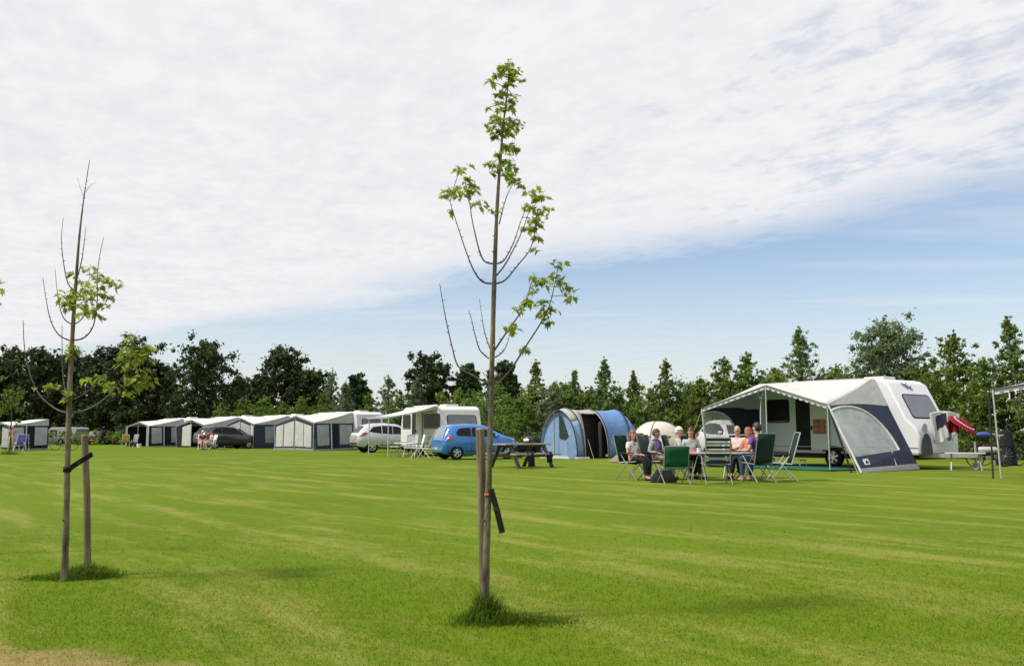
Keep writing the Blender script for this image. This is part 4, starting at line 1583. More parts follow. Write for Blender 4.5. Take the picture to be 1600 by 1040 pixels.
# ------------------------------------------------------------------ cars
def car(loc, ang, label, spec, paint, group='parked cars'):
    """spec: stations (x, half width low, half width belt, half width roof, z sill, z belt, z roof); local x forward"""
    t = empty('parked_car', loc, ang, label, 'car', group)
    rows = []
    for (x, wl, wb, wr, zs, zb_, zr) in spec['st']:
        ring = [(wl * 0.93, zs), (wl, zs + 0.08), (wb, (zs + zb_) / 2 + 0.02), (wb * 0.985, zb_), (wr + (wb - wr) * 0.12, zr - 0.10 * (zr > zb_ + 0.15)), (wr * 0.88, zr - 0.012), (wr * 0.4, zr + 0.012)]
        row = [(x, -y, z) for y, z in ring] + [(x, y, z) for y, z in reversed(ring)]
        rows.append(row)
    b = MB()
    b.grid(rows)
    for r_ in (rows[0], rows[-1]):
        b.add(r_, [tuple(range(len(r_)))])
    b.add([rows[0][0], rows[0][-1], rows[-1][-1], rows[-1][0]], [(0, 1, 2, 3)])
    body = b.build('body', paint, t, smooth=40)

    def ys(x, z):
        st = spec['st']
        for i in range(len(st) - 1):
            if st[i][0] <= x <= st[i + 1][0]:
                f = (x - st[i][0]) / (st[i + 1][0] - st[i][0])
                q = [st[i][k] + f * (st[i + 1][k] - st[i][k]) for k in range(7)]
                break
        else:
            q = st[0] if x < st[0][0] else st[-1]
        _, wl, wb, wr, zs, zb_, zr = q
        y_top = wr + (wb - wr) * 0.12
        z_top = zr - 0.10 * (zr > zb_ + 0.15)
        if z > zb_:
            f = min(1, (z - zb_) / max(0.05, z_top - zb_))
            return wb * 0.985 + f * (y_top - wb * 0.985)
        return wb
    for side in (-1, 1):
        for poly in spec['side_windows']:
            w = MB()
            w.prism([(x, side * (ys(x, z) + 0.010), z) for x, z in poly], 0.016, 0.0)
            w.build('side_window', M_GLASS, t)
        for x in spec['handles']:
            hd = MB()
            hd.box((x, side * (ys(x, spec['hz']) + 0.015), spec['hz']), (0.17, 0.03, 0.03))
            hd.build('door_handle', M_CHAS if spec.get('darkh') else paint, t)
        sm = MB()
        for (x, z0_, z1_) in spec['seams']:
            sm.bar((x, side * (ys(x, z0_) + 0.003), z0_), (x, side * (ys(x, z1_) + 0.003), z1_), 0.012, 0.012, (1, 0, 0))
        sm.bar((spec['wheels'][0] + 0.38, side * (ys(1, 0.3) + 0.004), spec['st'][3][4] + 0.13), (spec['wheels'][1] - 0.38, side * (ys(2, 0.3) + 0.004), spec['st'][3][4] + 0.13), 0.04, 0.02)
        sm.build('door_seam', M_CHAS, t)
        for i, wx in enumerate(spec['wheels']):
            r = spec['wr']
            wy = spec['track']
            ar = MB()
            arc = [(wx + (r + 0.075) * math.cos(PI * k / 14), side * (wy + 0.105), r + (r + 0.06) * math.sin(PI * k / 14) - 0.05) for k in range(15)]
            ar.prism(arc, 0.05, 0.022)
            ar.build('wheel_arch', M_CHAS, t)
            wheel(t, wx, side * (wy + 0.065), r, 0.19, side, spokes=5)
        mr = MB()
        mx, mz = spec['mirror']
        mr.ball((mx, side * (ys(mx, mz) + 0.10), mz), (0.07, 0.11, 0.075), 10, 6)
        mr.build('wing_mirror', M_CHAS if spec.get('darkh') else paint, t, smooth=60)
        tl = MB()
        for poly in (spec['tail'],):
            tl.prism([(x, side * y, z) for x, y, z in poly], 0.03, 0.0 )
        tl.build('tail_light', mat('tail_light_red', (0.42, 0.10, 0.09), 0.15, 0.3, 9), t)
        hl_ = MB()
        hl_.prism([(x, side * y, z) for x, y, z in spec['head']], 0.03, 0.0)
        hl_.build('headlight', mat('headlight_glass', (0.65, 0.67, 0.7), 0.1), t)
    rw = MB()
    rw.prism(spec['rear_window'], 0.014, 0.0)
    rw.build('rear_window', M_GLASS if not spec.get('pale') else mat('reflecting_glass', (0.22, 0.22, 0.24), 0.06, 0.1, spec=0.9), t)
    ww = MB()
    ww.prism(spec['windscreen'], 0.014, 0.0)
    ww.build('windscreen', M_GLASS, t)
    bp = MB()
    z = spec['st'][0][4]
    bp.box((spec['st'][0][0] + 0.05, 0, z + 0.10), (0.16, spec['st'][0][1] * 1.86, 0.16))
    bp.build('rear_bumper', spec.get('bump', paint), t, bevel=0.04)
    pl = MB()
    px_, pz_ = spec['plate']
    pl.box((px_, 0, pz_), (0.02, 0.46, 0.10))
    pl.build('number_plate', mat('yellow_plate', (0.55, 0.40, 0.10), 0.5), t)
    ub = MB()
    ub.box(((spec['wheels'][0] + spec['wheels'][1]) / 2, 0, spec['wr'] * 0.86), (spec['wheels'][1] - spec['wheels'][0] + 0.5, spec['track'] * 1.7, 0.14))
    ub.build('underbody', M_CHAS, t)
    if spec.get('wiper'):
        wp = MB()
        wp.bar(*spec['wiper'], 0.02, 0.02)
        wp.build('rear_wiper', M_CHAS, t)
    return t


M_BLUEP = mat('blue_car_paint', (0.030, 0.165, 0.50), 0.28, 0.04, 2, metal=0.15, coat=0.8)
M_SILV = mat('silver_car_paint', (0.56, 0.57, 0.60), 0.3, 0.04, 2, metal=0.35, coat=0.7)
blue_spec = dict(
    st=[(0.0, 0.68, 0.72, 0.60, 0.30, 0.72, 0.80), (0.06, 0.74, 0.78, 0.64, 0.24, 0.80, 0.92), (0.28, 0.78, 0.815, 0.60, 0.22, 0.90, 1.36), (0.55, 0.79, 0.825, 0.62, 0.20, 0.90, 1.44), (1.2, 0.79, 0.825, 0.64, 0.20, 0.89, 1.47), (1.8, 0.79, 0.825, 0.63, 0.20, 0.88, 1.44),
        (2.25, 0.79, 0.82, 0.60, 0.20, 0.88, 1.32), (2.85, 0.79, 0.81, 0.70, 0.20, 0.90, 0.97), (3.25, 0.77, 0.78, 0.62, 0.22, 0.80, 0.86), (3.48, 0.68, 0.70, 0.50, 0.26, 0.62, 0.68), (3.56, 0.58, 0.60, 0.40, 0.32, 0.52, 0.56)],
    side_windows=[[(0.62, 0.99), (0.58, 1.12), (0.70, 1.27), (0.95, 1.31), (1.22, 1.32), (1.22, 0.97)], [(1.29, 0.96), (1.29, 1.32), (1.75, 1.29), (2.12, 1.18), (2.52, 0.97)]],
    handles=[1.42], hz=0.80, seams=[(1.25, 0.36, 0.92), (2.42, 0.36, 0.90)], wheels=(0.60, 2.90), wr=0.30, track=0.66, mirror=(2.35, 0.99),
    tail=[(0.10, 0.80, 0.76), (0.10, 0.64, 0.80), (0.20, 0.66, 1.02), (0.34, 0.80, 1.00), (0.36, 0.83, 0.84)],
    head=[(3.15, 0.80, 0.70), (3.42, 0.70, 0.62), (3.44, 0.66, 0.72), (3.10, 0.78, 0.84)],
    rear_window=[(0.055, -0.58, 0.90), (0.055, 0.58, 0.90), (0.245, 0.50, 1.31), (0.245, -0.50, 1.31)],
    windscreen=[(2.28, -0.56, 1.32), (2.28, 0.56, 1.32), (2.83, 0.68, 0.99), (2.83, -0.68, 0.99)],
    plate=(-0.035, 0.46), pale=True, wiper=((0.05, 0.05, 0.92), (0.12, -0.30, 1.05)))
cb_near = GX(713, 37.4)
th = R(24)
ud = Vector((math.cos(th), math.sin(th), 0))
vd = Vector((-ud.y, ud.x, 0))
car(cb_near - ud * 0.6 + vd * 0.72, th, 'small bright blue hatchback parked behind the tree stake', blue_spec, M_BLUEP)
suv_spec = dict(
    st=[(0.0, 0.74, 0.78, 0.62, 0.42, 0.86, 0.98), (0.08, 0.82, 0.86, 0.66, 0.36, 0.98, 1.12), (0.50, 0.86, 0.905, 0.60, 0.32, 1.06, 1.56), (0.95, 0.87, 0.91, 0.64, 0.30, 1.04, 1.66), (1.7, 0.87, 0.91, 0.66, 0.30, 1.01, 1.68), (2.4, 0.87, 0.91, 0.64, 0.30, 0.99, 1.62),
        (2.85, 0.87, 0.905, 0.62, 0.30, 0.98, 1.44), (3.45, 0.87, 0.90, 0.76, 0.30, 0.98, 1.06), (4.0, 0.85, 0.87, 0.68, 0.32, 0.90, 0.96), (4.3, 0.76, 0.78, 0.55, 0.36, 0.74, 0.80), (4.4, 0.62, 0.66, 0.45, 0.40, 0.62, 0.66)],
    side_windows=[[(0.66, 1.20), (0.92, 1.46), (1.40, 1.52), (1.40, 1.10), (1.0, 1.14)], [(1.46, 1.09), (1.46, 1.53), (2.05, 1.52), (2.05, 1.06)], [(2.11, 1.06), (2.11, 1.51), (2.45, 1.47), (2.95, 1.22), (3.1, 1.04)]],
    handles=[1.62, 2.35], hz=0.92, seams=[(1.43, 0.50, 1.06), (2.08, 0.45, 1.04), (3.0, 0.45, 1.0)], wheels=(0.86, 3.50), wr=0.35, track=0.72, mirror=(2.95, 1.12), darkh=False,
    tail=[(0.08, 0.86, 0.94), (0.06, 0.55, 0.98), (0.12, 0.58, 1.08), (0.42, 0.90, 1.14), (0.62, 0.915, 1.10), (0.40, 0.905, 0.98)],
    head=[(3.75, 0.88, 0.80), (4.22, 0.76, 0.72), (4.22, 0.70, 0.84), (3.75, 0.84, 0.93)],
    rear_window=[(0.09, -0.60, 1.13), (0.09, 0.60, 1.13), (0.44, 0.50, 1.52), (0.44, -0.50, 1.52)],
    windscreen=[(2.88, -0.58, 1.44), (2.88, 0.58, 1.44), (3.43, 0.74, 1.08), (3.43, -0.74, 1.08)],
    plate=(-0.02, 0.80), bump=M_CHAS)
cs_near = GX(581, 51.5)
th = R(26)
ud = Vector((math.cos(th), math.sin(th), 0))
vd = Vector((-ud.y, ud.x, 0))
car(cs_near - ud * 0.86 + vd * 0.78, th, 'silver off-road car with red tail lights beside the sun canopy', suv_spec, M_SILV)
M_WCAR = mat('white_car_paint', (0.66, 0.67, 0.68), 0.3, 0.03, 2, coat=0.6)
car(GX(1136, 39.5) - Vector((0.15, -2.0, 0)), R(-80), 'white car seen through the left film window of the large awning', suv_spec, M_WCAR)
M_BLKCAR = mat('black_car_paint', (0.030, 0.028, 0.034), 0.25, 0.1, 2, coat=0.8)
car(GX(313, 64.0) + Vector((-0.3, 0.3, 0)), R(46), 'black off-road car parked before the half open awning of the far row', suv_spec, M_BLKCAR)
M_MAROON = mat('dark_red_car_paint', (0.05, 0.018, 0.022), 0.3, 0.1, 2, coat=0.6)
car(GX(143, 90), R(72), 'dark maroon car far off behind the left tree stake', blue_spec, M_MAROON)

# ------------------------------------------------------------------ camping chairs
def camp_chair(loc, ang, label, m_cloth, m_frame, style='high', recline=0.25, bh=0.62, sh=0.40, w=0.50, arms=True, group='folding camping chairs'):
    """faces local +y"""
    t = empty('camping_chair', loc, ang, label, 'chair', group)
    s = MB()
    s.grid([[Vector((-w / 2 + w * i / 4, -0.20 + 0.42 * j / 4, sh - 0.02 * math.sin(PI * i / 4) - 0.015 * math.sin(PI * j / 4) + 0.03 * j / 4)) for i in range(5)] for j in range(5)])
    s.build('seat', m_cloth, t, smooth=60, solid=0.02)
    bx = lambda f: Vector((0, -0.22 - recline * bh * f, sh + 0.02 + bh * f * math.sqrt(1 - recline ** 2 * 0.5)))
    if style == 'straps':
        for k in range(7):
            f0, f1 = (k + 0.15) / 7, (k + 0.80) / 7
            m_ = MB()
            m_.grid([[bx(f) + Vector((-w / 2 + w * i / 3, 0.0, 0)) for i in range(4)] for f in (f0, f1)])
            m_.build('strap', m_cloth if k % 2 == 0 else M_STRIPE, t, solid=0.014)
    else:
        m_ = MB()
        m_.grid([[bx(f) + Vector((-w / 2 + w * i / 5, -0.04 * math.sin(PI * i / 5), 0)) for i in range(6)] for f in (0, .25, .5, .75, 1)])
        m_.build('backrest', m_cloth, t, smooth=60, solid=0.018)
    fr = MB()
    for sgn in (-1, 1):
        x = sgn * (w / 2 + 0.012)
        fr.tube([bx(-0.05) + Vector((x, 0, 0)), bx(1.0) + Vector((x, 0, 0))], 0.012, 6)
        fr.tube([(x, -0.22, sh), (x, 0.24, sh + 0.03)], 0.012, 6)
    fr.tube([bx(1.0) + Vector((-w / 2, 0, 0)), bx(1.0) + Vector((w / 2, 0, 0))], 0.012, 6)
    fr.build('frame', m_frame, t, smooth=50)
    for sgn in (-1, 1):
        x = sgn * (w / 2 + 0.015)
        for (y0, y1) in ((-0.16, 0.26), (0.20, -0.34)):
            lg = MB()
            lg.tube([(x, y0, sh if not arms else sh + 0.18), (x * 1.04, y1, 0.0)], 0.012, 6)
            lg.build('leg', m_frame, t, smooth=50)
        if arms:
            am = MB()
            am.box((x, -0.02, sh + 0.22), (0.045, 0.42, 0.028))
            am.build('armrest', M_CHAS, t, bevel=0.008)
    return t


M_GREEN = cloth('green_chair_cloth', (0.012, 0.085, 0.040), 0.12, 0.1, 0.3, 6)
M_DGREEN = cloth('dark_green_chair_cloth', (0.012, 0.035, 0.028), 0.05, 0.15, 0.3, 6)
M_GGREEN = cloth('grey_green_chair_cloth', (0.07, 0.10, 0.09), 0.08, 0.1, 0.3, 6)
M_STRIPE = cloth('pale_stripe_cloth', (0.30, 0.34, 0.33), 0.12, 0.1, 0.3, 6)
M_LFRAME = mat('pale_frame', (0.26, 0.27, 0.26), 0.4, 0.1, 10, metal=0.2)
M_WPLAST = mat('white_plastic', (0.74, 0.74, 0.72), 0.45, 0.05, 3)


def facing(dx, dy):
    return math.atan2(dy, dx) - PI / 2


camp_chair(GX(990, 20.9), facing(0.75, -0.65), 'dark green chair of the long-haired woman at the left of the group', M_DGREEN, M_LFRAME)
camp_chair(GX(1026, 21.2), facing(0.75, -0.6), 'grey green chair of the person in the striped jumper and purple scarf', M_GGREEN, M_LFRAME)
camp_chair(GX(1009, 22.6), facing(0.5, -0.8), 'empty grey green chair behind the two left people in front of the dome tent', M_GGREEN, M_LFRAME, bh=0.66)
camp_chair(GX(1052, 19.35), facing(-0.12, 1), 'empty bright green chair turned with its back to the camera', M_GREEN, M_LFRAME, bh=0.44, sh=0.34, arms=False)
camp_chair(GX(1063, 21.3), facing(0.95, 0.1), 'dark chair under the white-haired man at the end of the table', M_DGREEN, M_LFRAME)
camp_chair(GX(1082, 22.2), facing(0.2, -1), 'dark chair behind the table under the woman with the red cloth', M_DGREEN, M_LFRAME)
camp_chair(GX(1119, 19.4), facing(0.02, 1), 'empty folding chair with green and pale horizontal straps', M_DGREEN, M_LFRAME, style='straps', bh=0.56, w=0.50, recline=0.2)
camp_chair(GX(1152, 22.0), facing(-0.45, -0.9), 'dark chair under the bald man in the pale pink shirt', M_DGREEN, M_LFRAME)
camp_chair(GX(1171, 21.6), facing(-0.9, -0.45), 'dark chair under the red-haired woman', M_DGREEN, M_LFRAME)
camp_chair(GX(1184, 20.0), facing(-0.35, 0.95), 'high-backed dark chair with headrest seen from behind', M_DGREEN, M_LFRAME, bh=0.65, w=0.43)
camp_chair(GX(1219, 20.6), facing(-1, 0.05), 'empty dark green chair seen side on in front of the caravan door', M_DGREEN, M_ALU, bh=0.70, recline=0.30, sh=0.38, w=0.44)

# tables
def fold_table(loc, ang, w, d, h, label, m_top, name='camping_table'):
    t = empty(name, loc, ang, label, 'table')
    b = MB()
    b.box((0, 0, h - 0.015), (w, d, 0.03))
    b.build('tabletop', m_top, t, bevel=0.008)
    for sx_ in (-1, 1):
        for sy_ in (-1, 1):
            b = MB()
            b.tube([(sx_ * w * 0.34, sy_ * d * 0.42, h - 0.03), (sx_ * w * 0.46, sy_ * d * 0.44, 0)], 0.013, 6)
            b.build('leg', M_LFRAME, t)
    b = MB()
    for sx_ in (-1, 1):
        b.tube([(sx_ * w * 0.41, -d * 0.43, h * 0.45), (sx_ * w * 0.41, d * 0.43, h * 0.45)], 0.010, 6)
    b.build('stretcher', M_LFRAME, t)
    return t


M_TTOP = mat('grey_table_top', (0.33, 0.36, 0.37), 0.5, 0.15, 8)
tabA = fold_table(GX(1122, 20.9), R(-3), 1.45, 0.75, 0.63, 'long grey camping table in the middle of the seated group', M_TTOP)
tl_ = tabA.matrix_basis


def mug(x, y, label, m, h=0.10, r=0.042, z=0.632, cat='cup'):
    b = MB()
    b.lathe([(0.001, 0.0), (r * 0.8, 0.0), (r, h), (r * 0.86, h), (r * 0.7, 0.01), (0.001, 0.01)], (0, 0, 0), 14)
    b.tube([(r * 0.9, 0, h * 0.8), (r * 1.6, 0, h * 0.65), (r * 1.5, 0, h * 0.3), (r * 0.85, 0, h * 0.2)], 0.006, 5)
    o = b.build('mug', m, None, smooth=50)
    o.location = tl_ @ Vector((x, y, z))
    return tag(o, label, cat)


mug(-0.42, 0.1, 'white mug on the table before the woman with the red cloth', M_WPLAST)
mug(0.34, 0.16, 'red mug on the table before the bald man', mat('red_enamel', (0.35, 0.03, 0.03), 0.3))
b = MB()
b.lathe([(0.001, 0), (0.10, 0), (0.17, 0.07), (0.165, 0.075), (0.09, 0.012), (0.001, 0.012)], (0, 0, 0), 18)
bo = b.build('bowl', mat('beige_stoneware', (0.50, 0.38, 0.26), 0.5), None, smooth=50)
bo.location = tl_ @ Vector((-0.02, 0.05, 0.632))
tag(bo, 'beige bowl on the table behind the strap chair', 'bowl')
b = MB()
b.lathe([(0.001, 0), (0.045, 0), (0.045, 0.17), (0.018, 0.22), (0.018, 0.27), (0.001, 0.27)], (0, 0, 0), 14)
bo = b.build('bottle', mat('clear_bottle', (0.45, 0.50, 0.50), 0.1), None, smooth=50)
bo.location = tl_ @ Vector((0.14, -0.12, 0.632))
tag(bo, 'pale bottle standing on the table right of the bowl', 'bottle')

bg_ = empty('shoulder_bag', GX(1037, 19.9), 0.2, 'black bag lying on the grass behind the green chair', 'bag')
b = MB()
rows = []
for j in range(7):
    f = j / 6
    row = []
    for k in range(16):
        t_ = 2 * PI * k / 16
        rr = 1 - 0.55 * f ** 2
        row.append((0.30 * math.cos(t_) * rr, 0.19 * math.sin(t_) * rr + 0.02 * math.sin(3 * t_), 0.26 * f + 0.02 * math.sin(2 * t_ + f)))
    rows.append(row)
b.grid(rows, True)
b.add(rows[-1], [tuple(range(16))])
b.build('bag_body', M_BLACKC, bg_, smooth=60)
b = MB()
b.tube([(-0.2, 0, 0.2), (-0.1, -0.05, 0.33), (0.12, -0.05, 0.31), (0.2, -0.02, 0.18)], 0.014, 6)
b.build('strap', M_CHAS, bg_)

# ------------------------------------------------------------------ people
def skin_mesh(verts, edges, radii, root=0, sub=2):
    me = bpy.data.meshes.new('skeleton')
    me.from_pydata([tuple(v) for v in verts], edges, [])
    o = bpy.data.objects.new('skeleton', me)
    COL.objects.link(o)
    o.modifiers.new('skin', 'SKIN')
    if not me.skin_vertices:
        with bpy.context.temp_override(object=o, active_object=o):
            pass
    sv = me.skin_vertices[0].data if me.skin_vertices else None
    if sv is None:
        raise RuntimeError('no skin layer')
    for i, r in enumerate(radii):
        rx = r if isinstance(r, tuple) else (r, r)
        sv[i].radius = rx
        sv[i].use_root = (i == root)
    md = o.modifiers.new('sub', 'SUBSURF')
    md.levels = sub
    md.render_levels = sub
    dg = bpy.context.evaluated_depsgraph_get()
    res = bpy.data.meshes.new_from_object(o.evaluated_get(dg))
    bpy.data.objects.remove(o)
    return res


def mesh_obj(name, me, m, parent):
    me.materials.clear()
    me.materials.append(m)
    me.polygons.foreach_set('use_smooth', [True] * len(me.polygons))
    me.name = name
    o = bpy.data.objects.new(name, me)
    COL.objects.link(o)
    o.parent = parent
    return o


def join_mesh(me, mb):
    """append MB geometry to a mesh"""
    bm = bmesh.new()
    bm.from_mesh(me)
    vs = [bm.verts.new(v) for v in mb.v]
    for f in mb.f:
        try:
            bm.faces.new([vs[i] for i in f])
        except ValueError:
            pass
    bmesh.ops.recalc_face_normals(bm, faces=bm.faces)
    bm.to_mesh(me)
    bm.free()


SKIN_A = mat('fair_skin', (0.50, 0.29, 0.21), 0.55, 0.08, 20)
SKIN_B = mat('tanned_skin', (0.40, 0.21, 0.14), 0.55, 0.08, 20)
M_EYE = mat('eye_dark', (0.03, 0.025, 0.02), 0.2)
M_LIP = mat('lips', (0.34, 0.12, 0.10), 0.5)


def hand(mb, w, d, up, side):
    """palm and five curled fingers at wrist w, pointing along d"""
    d = Vector(d).normalized()
    up = Vector(up).normalized()
    s = d.cross(up).normalized()
    up = s.cross(d)
    pc_ = Vector(w) + d * 0.045
    mb.ball(pc_, (0.04, 0.05, 0.018), 10, 6, Matrix((s, d, up)).transposed().to_3x3())
    for k, (off, ln) in enumerate(((-0.028, 0.062), (-0.010, 0.072), (0.010, 0.068), (0.028, 0.052))):
        a = pc_ + s * off + d * 0.035
        mb.tube([a, a + d * ln * 0.5 - up * 0.006, a + d * ln * 0.85 - up * 0.028], [0.0095, 0.009, 0.007], 6)
    a = pc_ + s * (-0.035 * side) - d * 0.02
    mb.tube([a, a + s * (-0.022 * side) + d * 0.03, a + s * (-0.024 * side) + d * 0.058 - up * 0.01], [0.012, 0.010, 0.008], 6)


def person(loc, ang, label, shirt, trousers, hair, hairlen=0.0, skin=None, pose='lap', seat=0.42, head_turn=0.0, hat=None, bald=False, sleeve='short', legs='long', shoes=None, stand=False, scarf=None, lean=0.0, scale=1.0):
    skin = skin or SKIN_A
    shoes = shoes or M_CHAS
    t = empty('person', loc, ang, label, 'person')
    t.scale = (scale,) * 3
    V = Vector
    if stand:
        pel = V((0, 0, 0.95)); hipz = 0.93
        kn = [V((s * 0.10, 0.03, 0.50)) for s in (-1, 1)]
        ank = [V((s * 0.11, -0.02, 0.09)) for s in (-1, 1)]
        tall = 0.95
    else:
        pel = V((0, -0.04, seat + 0.10)); hipz = pel.z
        kn = [V((s * 0.12, 0.40, seat + 0.10)) for s in (-1, 1)]
        ank = [V((s * 0.13, 0.40 + (0.06 if s > 0 else -0.02), 0.09)) for s in (-1, 1)]
        tall = pel.z
    toe = [a + V((0.01 * s, 0.15, -0.045)) for s, a in zip((-1, 1), ank)]
    sp = V((0, -0.05 - lean * 0.5, tall + 0.20))
    ch = V((0, -0.06 - lean, tall + 0.37))
    nk = V((0, -0.05 - lean, tall + 0.51))
    hd = V((0, -0.02 - lean, tall + 0.645))
    sh_ = [ch + V((s * 0.165, 0, 0.055)) for s in (-1, 1)]
    if stand:
        el = [sh_[i] + V((s * 0.06, -0.02, -0.28)) for i, s in enumerate((-1, 1))]
        wr = [el[i] + V((s * 0.0, 0.10, -0.22)) for i, s in enumerate((-1, 1))]
    elif pose == 'lap':
        el = [sh_[i] + V((s * 0.07, 0.02, -0.27)) for i, s in enumerate((-1, 1))]
        wr = [V((s * 0.07, 0.20, seat + 0.24)) for s in (-1, 1)]
    elif pose == 'table':
        el = [sh_[i] + V((s * 0.08, 0.12, -0.23)) for i, s in enumerate((-1, 1))]
        wr = [V((s * 0.08, 0.34, 0.69)) for s in (-1, 1)]
    elif pose == 'crossed':
        el = [sh_[i] + V((s * 0.06, 0.06, -0.25)) for i, s in enumerate((-1, 1))]
        wr = [V((-s * 0.06, 0.20, tall + 0.22 + 0.02 * s)) + V((0, -lean, 0)) for s in (-1, 1)]
    else:   # arms on rests
        el = [sh_[i] + V((s * 0.10, -0.02, -0.25)) for i, s in enumerate((-1, 1))]
        wr = [V((s * 0.28, 0.18, seat + 0.27)) for s in (-1, 1)]
    # one continuous body
    vs = [pel, sp, ch, nk, hd + V((0, 0, -0.035)), hd + V((0, 0.0, 0.05))]
    rd = [(0.13, 0.10), (0.115, 0.085), (0.135, 0.09), 0.05, 0.075, 0.078]
    es = [(0, 1), (1, 2), (2, 3), (3, 4), (4, 5)]
    for i in (0, 1):
        k = len(vs)
        vs += [sh_[i], el[i], wr[i]]
        rd += [0.055, 0.040, 0.027]
        es += [(2, k), (k, k + 1), (k + 1, k + 2)]
        k = len(vs)
        hp = pel + V(((-1, 1)[i] * 0.09, 0.02, -0.01))
        vs += [hp, kn[i], ank[i], toe[i]]
        rd += [0.080, 0.055, 0.036, 0.028]
        es += [(0, k), (k, k + 1), (k + 1, k + 2), (k + 2, k + 3)]
    me = skin_mesh(vs, es, rd)
    ex = MB()
    rt = Matrix.Rotation(head_turn, 3, 'Z')
    hc = hd + V((0, 0, 0.02))
    # skull and face shape
    ex.ball(hc, (0.074, 0.092, 0.112), 16, 12, rt)
    ex.ball(hc + rt @ V((0, 0.092, -0.012)), (0.013, 0.020, 0.022), 8, 6, rt)
    ex.ball(hc + rt @ V((0, 0.055, -0.085)), (0.035, 0.030, 0.026), 8, 6, rt)
    for s in (-1, 1):
        ex.ball(hc + rt @ V((s * 0.076, -0.005, -0.01)), (0.010, 0.018, 0.028), 8, 6, rt)
    for i, s in enumerate((-1, 1)):
        dd = (wr[i] - el[i])
        hand(ex, wr[i] - dd.normalized() * 0.01, dd, (0, 0, 1) if abs(dd.normalized().z) < 0.8 else (0, 1, 0), s)
    join_mesh(me, ex)
    mesh_obj('body', me, skin, t)
    # face
    ey = MB()
    for s in (-1, 1):
        ey.ball(hc + rt @ V((s * 0.029, 0.082, 0.010)), (0.011, 0.007, 0.007), 8, 5, rt)
    ey.build('eyes', M_EYE, t)
    mo = MB()
    mo.ball(hc + rt @ V((0, 0.083, -0.053)), (0.022, 0.008, 0.007), 8, 5, rt)
    mo.build('mouth', M_LIP, t)
    # hair
    if not bald or hat:
        hr = MB()
        rows = []
        for i in range(9):
            ph = PI / 2 * (1 - i / 8 * 1.35)
            row = []
            for k in range(20):
                a = 2 * PI * k / 20
                back = -math.sin(a)          # +1 at the back of the head
                z = 0.122 * math.sin(ph)
                # keep the face free: pull front rows up
                if back < 0.15 and z < 0.045:
                    z = 0.045 + (z - 0.045) * 0.08
                r_ = math.sqrt(max(0.02, 1 - (z / 0.125) ** 2))
                row.append(hc + rt @ V((0.084 * r_ * math.cos(a), 0.103 * r_ * math.sin(a) - 0.006, z + 0.004)))
            rows.append(row)
        hr.grid(rows, True)
        if hairlen:
            rows = []
            for j in range(6):
                f = j / 5
                rows.append([hc + rt @ V((0.093 * (1 + 0.15 * f) * math.cos(a), -0.012 + 0.098 * math.sin(a) - 0.012 * f, 0.02 - (0.05 + hairlen) * f)) for a in [PI * 0.93 + (PI * 1.14) * k / 12 for k in range(13)]])
            hr.grid(rows)
        hr.build('hair', hair, t, smooth=70, solid=0.014)
    if hat:
        hb = MB()
        hb.lathe([(0.155, 0.038), (0.16, 0.042), (0.098, 0.058), (0.094, 0.10), (0.07, 0.145), (0.001, 0.155)], hc, 20)
        hb.build('hat', hat, t, smooth=60, solid=0.006)
    # shirt
    vs = [pel + V((0, 0, -0.02)), sp, ch, nk + V((0, 0, -0.045))]
    rd = [(0.148, 0.118), (0.135, 0.103), (0.152, 0.108), (0.068, 0.064)]
    es = [(0, 1), (1, 2), (2, 3)]
    fr = 0.42 if sleeve == 'short' else 1.0
    for i in (0, 1):
        k = len(vs)
        vs += [sh_[i], sh_[i].lerp(el[i], 0.6 if sleeve == 'short' else 1.0)]
        rd += [0.072, 0.062 if sleeve == 'short' else 0.055]
        es += [(2, k), (k, k + 1)]
        if sleeve == 'long':
            vs.append(el[i].lerp(wr[i], 0.92))
            rd.append(0.040)
            es.append((k + 1, k + 2))
    mesh_obj('shirt', skin_mesh(vs, es, rd), shirt, t)
    # trousers
    vs = [pel + V((0, 0, 0.03)), pel + V((0, 0.01, -0.03))]
    rd = [(0.142, 0.115), (0.145, 0.118)]
    es = [(0, 1)]
    for i in (0, 1):
        k = len(vs)
        hp = pel + V(((-1, 1)[i] * 0.09, 0.04, -0.015))
        vs += [hp, kn[i]]
        rd += [0.098, 0.075]
        es += [(1, k), (k, k + 1)]
        if legs == 'long':
            vs.append(kn[i].lerp(ank[i], 0.93))
            rd.append(0.055)
            es.append((k + 1, k + 2))
    mesh_obj('trousers' if legs == 'long' else 'shorts', skin_mesh(vs, es, rd), trousers, t)
    for i in (0, 1):
        vs = [ank[i] + V((0, -0.05, -0.045)), ank[i] + V((0, 0.06, -0.05)), toe[i] + V((0, 0.02, 0.005))]
        me = skin_mesh(vs, [(0, 1), (1, 2)], [(0.042, 0.045), (0.045, 0.04), (0.038, 0.030)])
        mesh_obj('shoe', me, shoes, t)
    if scarf:
        sc = MB()
        pts = [nk + V((0.078 * math.cos(a), 0.07 * math.sin(a), 0.012 * math.sin(2 * a) - 0.02)) for a in [2 * PI * k / 14 for k in range(15)]]
        sc.tube(pts, 0.036, 8, cap=False)
        sc.tube([nk + V((0.03, 0.08, -0.03)), nk + V((0.04, 0.115, -0.14)), nk + V((0.05, 0.11, -0.26))], [0.04, 0.045, 0.04], 8)
        sc.build('scarf', scarf, t, smooth=60)
    return t


